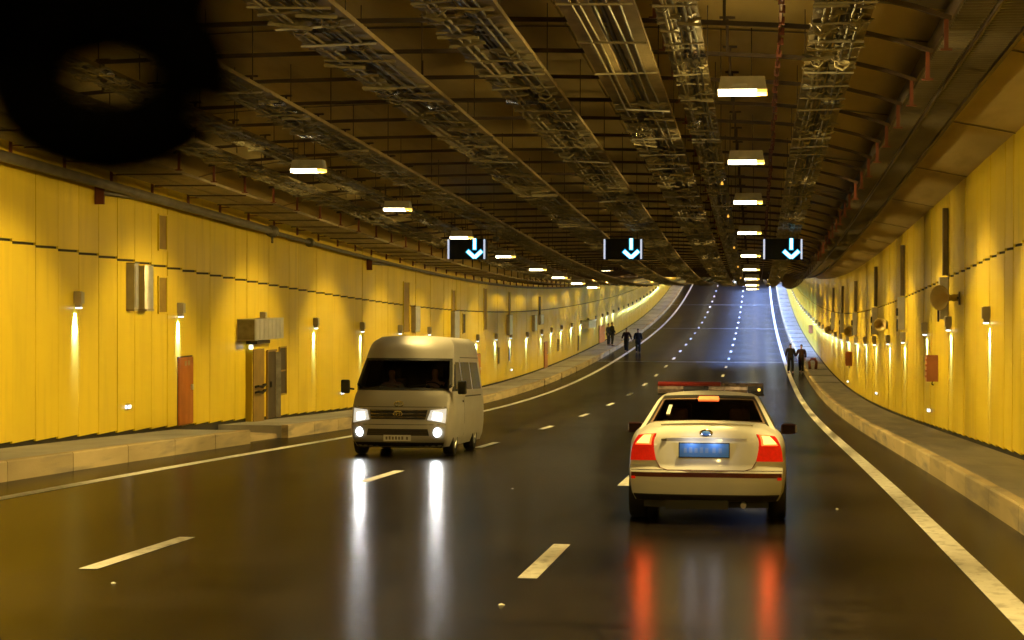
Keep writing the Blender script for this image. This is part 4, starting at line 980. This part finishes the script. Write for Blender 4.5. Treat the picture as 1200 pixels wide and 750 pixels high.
for sg in (-1, 1):
    a = lambda x: sg*x
    tl = patch('tail_light', brear, [(a(.655), .705), (a(1.0), .705), (a(.985), .985), (a(.74), 1.0)], 'tailred', car, .008, 10)
    Qs = bside(sg)
    patch('brake_lamp_rim', brear, [(a(.735), .875), (a(.955), .880), (a(.90), .990), (a(.76), .992)], 'brakeglow', tl, .014, 6)
    patch('brake_lamp', brear, [(a(.765), .890), (a(.935), .895), (a(.885), .975), (a(.785), .978)], 'brake', tl, .022, 6)
    patch('reflector', brear, [(a(.93), .50), (a(.985), .50), (a(.985), .53), (a(.93), .53)], 'tailred', car, .006, 3)
    add_light('brake_glow', 'SPOT', brear(a(.86), .93)+Vector((0, -.06, 0)), car, 7, (1, .10, .02), .06, 150, .6, (-PI/2, 0, 0))
    for y in CY: wheel(car, sg*.80, y, .325, .21, sg)
# boot lid shut line (a recessed dark seam), crease, plate, emblem, stripe
def seam(pts, w=.006, nm='boot_seam'):
    mb = MB(); P = [brear(a_, b_)+Vector((0, -.002, 0)) for a_, b_ in pts]; mb.tube(P, w, 5); return mb.build(nm, M['stripe'], car)
seam([(-.74, .99), (-.70, .82), (-.655, .70), (-.60, .625), (-.50, .60), (-.2, .595), (.2, .595), (.50, .60), (.60, .625), (.655, .70), (.70, .82), (.74, .99)], .005)
patch('boot_crease', brear, [(-.56, .945), (.56, .945), (.56, .957), (-.56, .957)], 'policepaint', car, .010, 10)
patch('boot_spoiler', lambda a, b: carP(a, b, 1.0), [(-.80, .028), (.80, .028), (.80, .06), (-.80, .06)], 'policepaint', car, .022, 10)
mb = MB(); mb.box(-.275, .275, -.012, .0, -.075, .075); pl = mb.build('number_plate', M['blueplate'], car, loc=brear(0, .815)+Vector((-.02, -.012, 0)))
mb = MB(); mb.box(-.285, .285, -.010, .004, -.085, .085); mb.build('plate_frame', M['plastic'], pl)
for i, x in enumerate((-.21, -.15, -.09, -.03, .03, .11, .18)):
    mb = MB(); mb.box(x-.017, x+.017, -.0145, -.0125, -.03, .032 if i % 2 else .026); mb.build('plate_character', M['platefaint'], pl)
mb = MB(); mb.lathe([(0, .016), (.05, .014), (.068, .004), (.075, 0)], 24, Matrix.Scale(.58, 4, (0, 0, 1)) @ Matrix.Rotation(PI/2, 4, 'X')); em = mb.build('emblem', M['chrome'], car, True, loc=brear(0, 1.0)+Vector((0, -.004, 0)))
mb = MB(); mb.lathe([(0, .020), (.045, .018), (.055, .006)], 24, Matrix.Scale(.55, 4, (0, 0, 1)) @ Matrix.Rotation(PI/2, 4, 'X')); mb.build('emblem_face', M['blueplate'], em, True)
patch('red_stripe', brear, [(-.985, .525), (.985, .525), (.985, .575), (-.985, .575)], 'stripe', car, .006, 16)
patch('bumper_seam', brear, [(-.99, .598), (.99, .598), (.99, .604), (-.99, .604)], 'black', car, .002, 16)
patch('lower_valance', brear, [(-.985, .265), (.985, .265), (.985, .335), (-.985, .335)], 'plastic', car, .006, 16)
mb = MB(); mb.box(-.70, .70, .25, 4.4, .18, .30); mb.build('underbody', M['black'], car)
mb = MB(); mb.box(-.45, .25, .06, .5, .17, .27); mb.build('silencer', M['black'], car)
mb = MB(); mb.tube([(.42, .02, .22), (.42, .5, .22)], .032, 10); mb.build('exhaust', M['galv'], car)
for x in (-.5, .5):
    mb = MB(); mb.tube([(x, .9, .25), (x*1.2, 1.0, .30)], .05, 8); mb.build('suspension_arm', M['rail'], car)
mb = MB(); mb.box(-.03, .03, -.01, .01, -.012, .012); mb.build('boot_badge', M['pipe'], car, loc=brear(-.58, .93)+Vector((0, -.006, 0)))
pq = brear(0, .815)
for x in (-.14, .12): add_light('plate_lamp', 'POINT', (x-.02, pq.y-.10, .925), car, .45, (.9, .93, 1), .02)
# light bar on the roof
lb = empty('light_bar', (.01, 1.95, 1.442)); lb.parent = car
mb = MB(); mb.box(-.64, .64, -.13, .13, -.03, -.002); mb.build('base', M['black'], lb)
def barseg(x0, x1, nm, m, z0=0.0, z1=.10, d=.14):
    mb = MB(); pr = [(-d, z0), (-d*1.02, z0+(z1-z0)*.5), (-d*.8, z1), (d*.8, z1), (d*1.02, z0+(z1-z0)*.5), (d, z0)]; k = len(pr)
    mb.add([(x, y, z) for x in (x0, x1) for y, z in pr], [(i, (i+1) % k, k+(i+1) % k, k+i) for i in range(k)]+[tuple(range(k)), tuple(range(k, 2*k))[::-1]]); return mb.build(nm, M[m], lb)
for i, (x0, x1) in enumerate(((-.64, -.33), (-.325, -.03), (-.025, .16), (.165, .44), (.445, .63))):
    barseg(x0, x1, 'lens', ['barclear', 'barblue', 'barclear', 'barclear', 'barblue'][i], 0, .085)
barseg(-.64, .12, 'red_cover', 'barred', .086, .135, .12); barseg(.125, .63, 'clear_cover', 'barclear', .086, .125, .12)
mb = MB(); mb.lathe([(0, -.015), (.018, -.015), (.018, .015), (0, .015)], 10, Matrix.Rotation(PI/2, 4, 'X')); mb.build('end_lamp', M['diffamber'], lb, loc=(.58, -.145, .045))
for x in (-.5, .5):
    mb = MB(); mb.box(x-.03, x+.03, -.08, .08, -.055, -.03); mb.build('foot', M['black'], lb)
# ------------------------------------------------------------------ people
def person(loc, rz, label, H=1.78, stride=.12, arms=((.06, .0), (-.06, .0)), jacket='coat', longcoat=False, lean=0.0, group=None, swing=1):
    k = H/1.78; r = tag(empty('person', loc, (0, 0, rz)), label, 'person', group); r.scale = (k, k, k)
    # faces -y
    st = stride*swing
    hip = [(.09, 0, .92), (-.09, 0, .92)]
    kn = [(.10, -st*.8-.03, .50), (-.10, st*.5-.03, .50)]; an = [(.10, -st, .09), (-.10, st*1.4, .10 if st == 0 else .14)]
    toe = [(.11, -st-.16, .035), (-.11, st*1.4-.15, .04)]
    sh = [(.19, lean, 1.45), (-.19, lean, 1.45)]
    (ax, ay), (bx, by) = arms
    el = [(.24+ax*.5, .04+ay*.5+lean, 1.17), (-.25+bx*.5, .04+by*.5+lean, 1.17)]; ha = [(.25+ax, -.05+ay+lean, .92+abs(ay)*.9), (-.25+bx, -.05+by+lean, .92+abs(by)*.9)]
    V = [(0, 0, .96), (0, lean*.5, 1.2), (0, lean, 1.42), (0, lean, 1.52), (0, lean-.01, 1.62), (0, lean-.012, 1.72)]
    R = [(.11, .08), (.10, .075), (.12, .08), .048, (.078, .092), (.066, .08)]
    E_ = [(0, 1), (1, 2), (2, 3), (3, 4), (4, 5)]
    for i in range(2):
        b = len(V); V += [hip[i], kn[i], an[i], toe[i]]; R += [.085, .055, .04, .035]; E_ += [(0, b), (b, b+1), (b+1, b+2), (b+2, b+3)]
        b = len(V); hx, hy, hz = ha[i]; V += [sh[i], el[i], ha[i], (hx, hy-.03, hz-.10)]; R += [.045, .036, .028, (.022, .036)]; E_ += [(2, b), (b, b+1), (b+1, b+2), (b+2, b+3)]
        for f in range(4):     # four fingers and a thumb
            q = len(V); V.append((hx, hy-.055+.022*f, hz-.165+(.01 if f in (0, 3) else 0))); R.append(.009); E_.append((b+3, q))
        q = len(V); V.append((hx-(.02 if i == 0 else -.02), hy-.075, hz-.11)); R.append(.010); E_.append((b+2, q))
    skin_mesh('body', V, E_, R, 'skin', r, 1)
    V = [(0, 0, .86 if not longcoat else .62), (0, lean*.4, 1.05), (0, lean*.6, 1.22), (0, lean, 1.42), (0, lean, 1.50)]; R = [(.215, .16) if not longcoat else (.25, .19), (.21, .16), (.215, .16), (.225, .155), (.085, .085)]; E_ = [(0, 1), (1, 2), (2, 3), (3, 4)]
    for i in range(2):
        b = len(V); hx, hy, hz = ha[i]; V += [sh[i], el[i], (hx, hy, hz+.03)]; R += [.10, .082, .062]; E_ += [(3, b), (b, b+1), (b+1, b+2)]
    skin_mesh('jacket', V, E_, R, jacket, r, 1)
    V = [(0, 0, .92)]; R = [(.15, .11)]; E_ = []
    for i in range(2):
        b = len(V); V += [hip[i], kn[i], (an[i][0], an[i][1], an[i][2]-.01)]; R += [.125, .095, .078]; E_ += [(0, b), (b, b+1), (b+1, b+2)]
    skin_mesh('trousers', V, E_, R, 'trouser', r, 1)
    for i in range(2):
        a = an[i]; t = toe[i]; skin_mesh('shoe', [(a[0], a[1]+.05, .045), (a[0], a[1]-.04, .05), (t[0], t[1]+.02, .04), (t[0], t[1]-.03, .035)], [(0, 1), (1, 2), (2, 3)], [.042, .048, .042, .03], 'black', r, 1)
    skin_mesh('hair', [(0, lean+.035, 1.60), (0, lean+.03, 1.70), (0, lean-.01, 1.755), (0, lean-.06, 1.745)], [(0, 1), (1, 2), (2, 3)], [(.075, .05), (.083, .065), (.075, .06), (.05, .03)], 'hair', r, 1)
    mb = MB(); mb.lathe([(0, .02), (.012, .0), (.016, -.012), (0, -.02)], 6); mb.build('nose', M['skin'], r, True, loc=(0, lean-.108, 1.635))
    return r
person(F(-8.76, 145.9, 0), 0.15, 'person in a long dark coat walking on the road, right of two walkers', 1.84, .10, ((.02, -.05), (-.02, .05)), 'coat', True)
person(F(-9.72, 147.3, 0), -.25, 'person in a dark jacket with one arm out, walking beside the left edge line', 1.84, .09, ((.16, .0), (-.05, -.08)), 'coat3')
person(F(-11.48, 152.5, .3), 1.2, 'person in a dark jacket by the red door on the left walkway, back turned', 1.74, 0, ((.03, -.12), (-.03, -.05)), 'coat2')
person(F(-11.08, 151.2, .3), 2.0, 'taller person in dark clothes on the left walkway facing the red door', 1.88, .04, ((.02, .0), (-.03, -.1)), 'coat')
person(F(2.03, 117.6, 0), .3, 'person in black walking on the right edge line beside the walkway', 1.80, .08, ((.03, -.05), (-.03, .05)), 'coat')
person(F(2.68, 118.2, 0), -.2, 'person in a dark brown jacket walking next to the right kerb', 1.72, .10, ((.03, .0), (-.05, -.12)), 'coat3', True)
def seated(loc, label, jacket, hands):
    r = tag(empty('person', loc), label, 'person')
    V = [(0, .02, -.30), (0, .03, -.02), (0, 0, .26), (0, -.02, .37), (0, -.04, .46), (0, -.05, .56)]; Rd = [(.12, .09), (.12, .09), (.14, .09), .05, (.076, .09), (.065, .08)]; E_ = [(i, i+1) for i in range(5)]
    J = [(0, .02, -.30), (0, .03, -.02), (0, 0, .24), (0, -.01, .33)]; JR = [(.18, .13), (.17, .12), (.18, .12), (.07, .07)]; JE = [(0, 1), (1, 2), (2, 3)]
    for sg in (-1, 1):
        hx, hy, hz = sg*hands[0], hands[1], hands[2]
        b = len(V); V += [(sg*.17, 0, .26), (sg*.26, -.10, .02), (hx, hy, hz), (hx, hy-.06, hz+.02)]; Rd += [.05, .04, .03, .032]; E_ += [(2, b), (b, b+1), (b+1, b+2), (b+2, b+3)]
        for f in range(4): q = len(V); V.append((hx-sg*.02, hy-.10-.01*f, hz+.05-.025*f)); Rd.append(.009); E_.append((b+3, q))
        q = len(V); V.append((hx-sg*.04, hy-.05, hz+.06)); Rd.append(.010); E_.append((b+2, q))
        b = len(J); J += [(sg*.18, 0, .25), (sg*.27, -.10, .02), (hx, hy+.04, hz)]; JR += [.075, .06, .045]; JE += [(2, b), (b, b+1), (b+1, b+2)]
    skin_mesh('body', V, E_, Rd, 'skin', r, 1); skin_mesh('jacket', J, JE, JR, jacket, r, 1)
    skin_mesh('hair', [(0, -.005, .44), (0, -.01, .54), (0, -.05, .60), (0, -.10, .585)], [(0, 1), (1, 2), (2, 3)], [(.072, .045), (.08, .06), (.072, .055), (.045, .03)], 'hair', r, 1)
    return r
zv = math.tan(van.rotation_euler[0])
seated(F(-6.67+.44, 36.05+1.72, 0)+Vector((0, 0, 1.10-(zr(36.05+1.72)-zr(36.05))+zv*1.72)), 'driver in a dark jacket holding the wheel behind the van windscreen', 'coat2', (.16, -.42, .16))
seated(F(-6.67-.42, 36.05+1.74, 0)+Vector((0, 0, 1.08-(zr(36.05+1.74)-zr(36.05))+zv*1.74)), 'passenger in a pale shirt beside the driver in the van', 'shirt', (.12, -.25, -.22))
mb = MB(); mb.tube([(-.16, .0, 0), (-.22, .0, .42), (-.10, .0, .60), (.12, .02, .60), (.22, .04, .42), (.18, .06, 0)], .085, 8)
o = mb.build('pipe_arch', M['oxide'], loc=F(3.32, 117.0, .29), smooth=True)
tag(o, 'bent dark red pipe arch standing on the right walkway behind the people', 'pipe')
# ------------------------------------------------------------------ windscreen mount close to the lens, far out of focus
def cam_pt(px, py, d): return cam.matrix_world @ Vector(((px-600)/2290.66*d, -(py-375)/2290.66*d, -d))
c0 = cam_pt(128, 90, .5)
mt = tag(empty('windscreen_mount', c0, (0, 0, -yaw)), 'black out of focus ring mount hanging from the windscreen top left', 'mount')
K5 = .5/.6; mt.scale = (K5, K5, K5)
mb = MB(); n = 40
mb.tube([(.0262*math.cos(2*PI*i/n), 0, .0190*math.sin(2*PI*i/n)) for i in range(n+1)], .0138, 12, cap=False); mb.build('ring', M['soot'], mt, True)
mb = MB(); mb.tube([(-.030, 0, .006), (-.036, .002, .05), (-.04, .01, .12)], [.017, .024, .026], 12); mb.build('arm', M['soot'], mt, True)
mb = MB(); mb.tube([(-.06, .0, .027), (-.02, .0, .026), (.015, .0, .027), (.032, .0, .030)], [.016, .014, .013, .009], 12); mb.build('crossbar', M['soot'], mt, True)
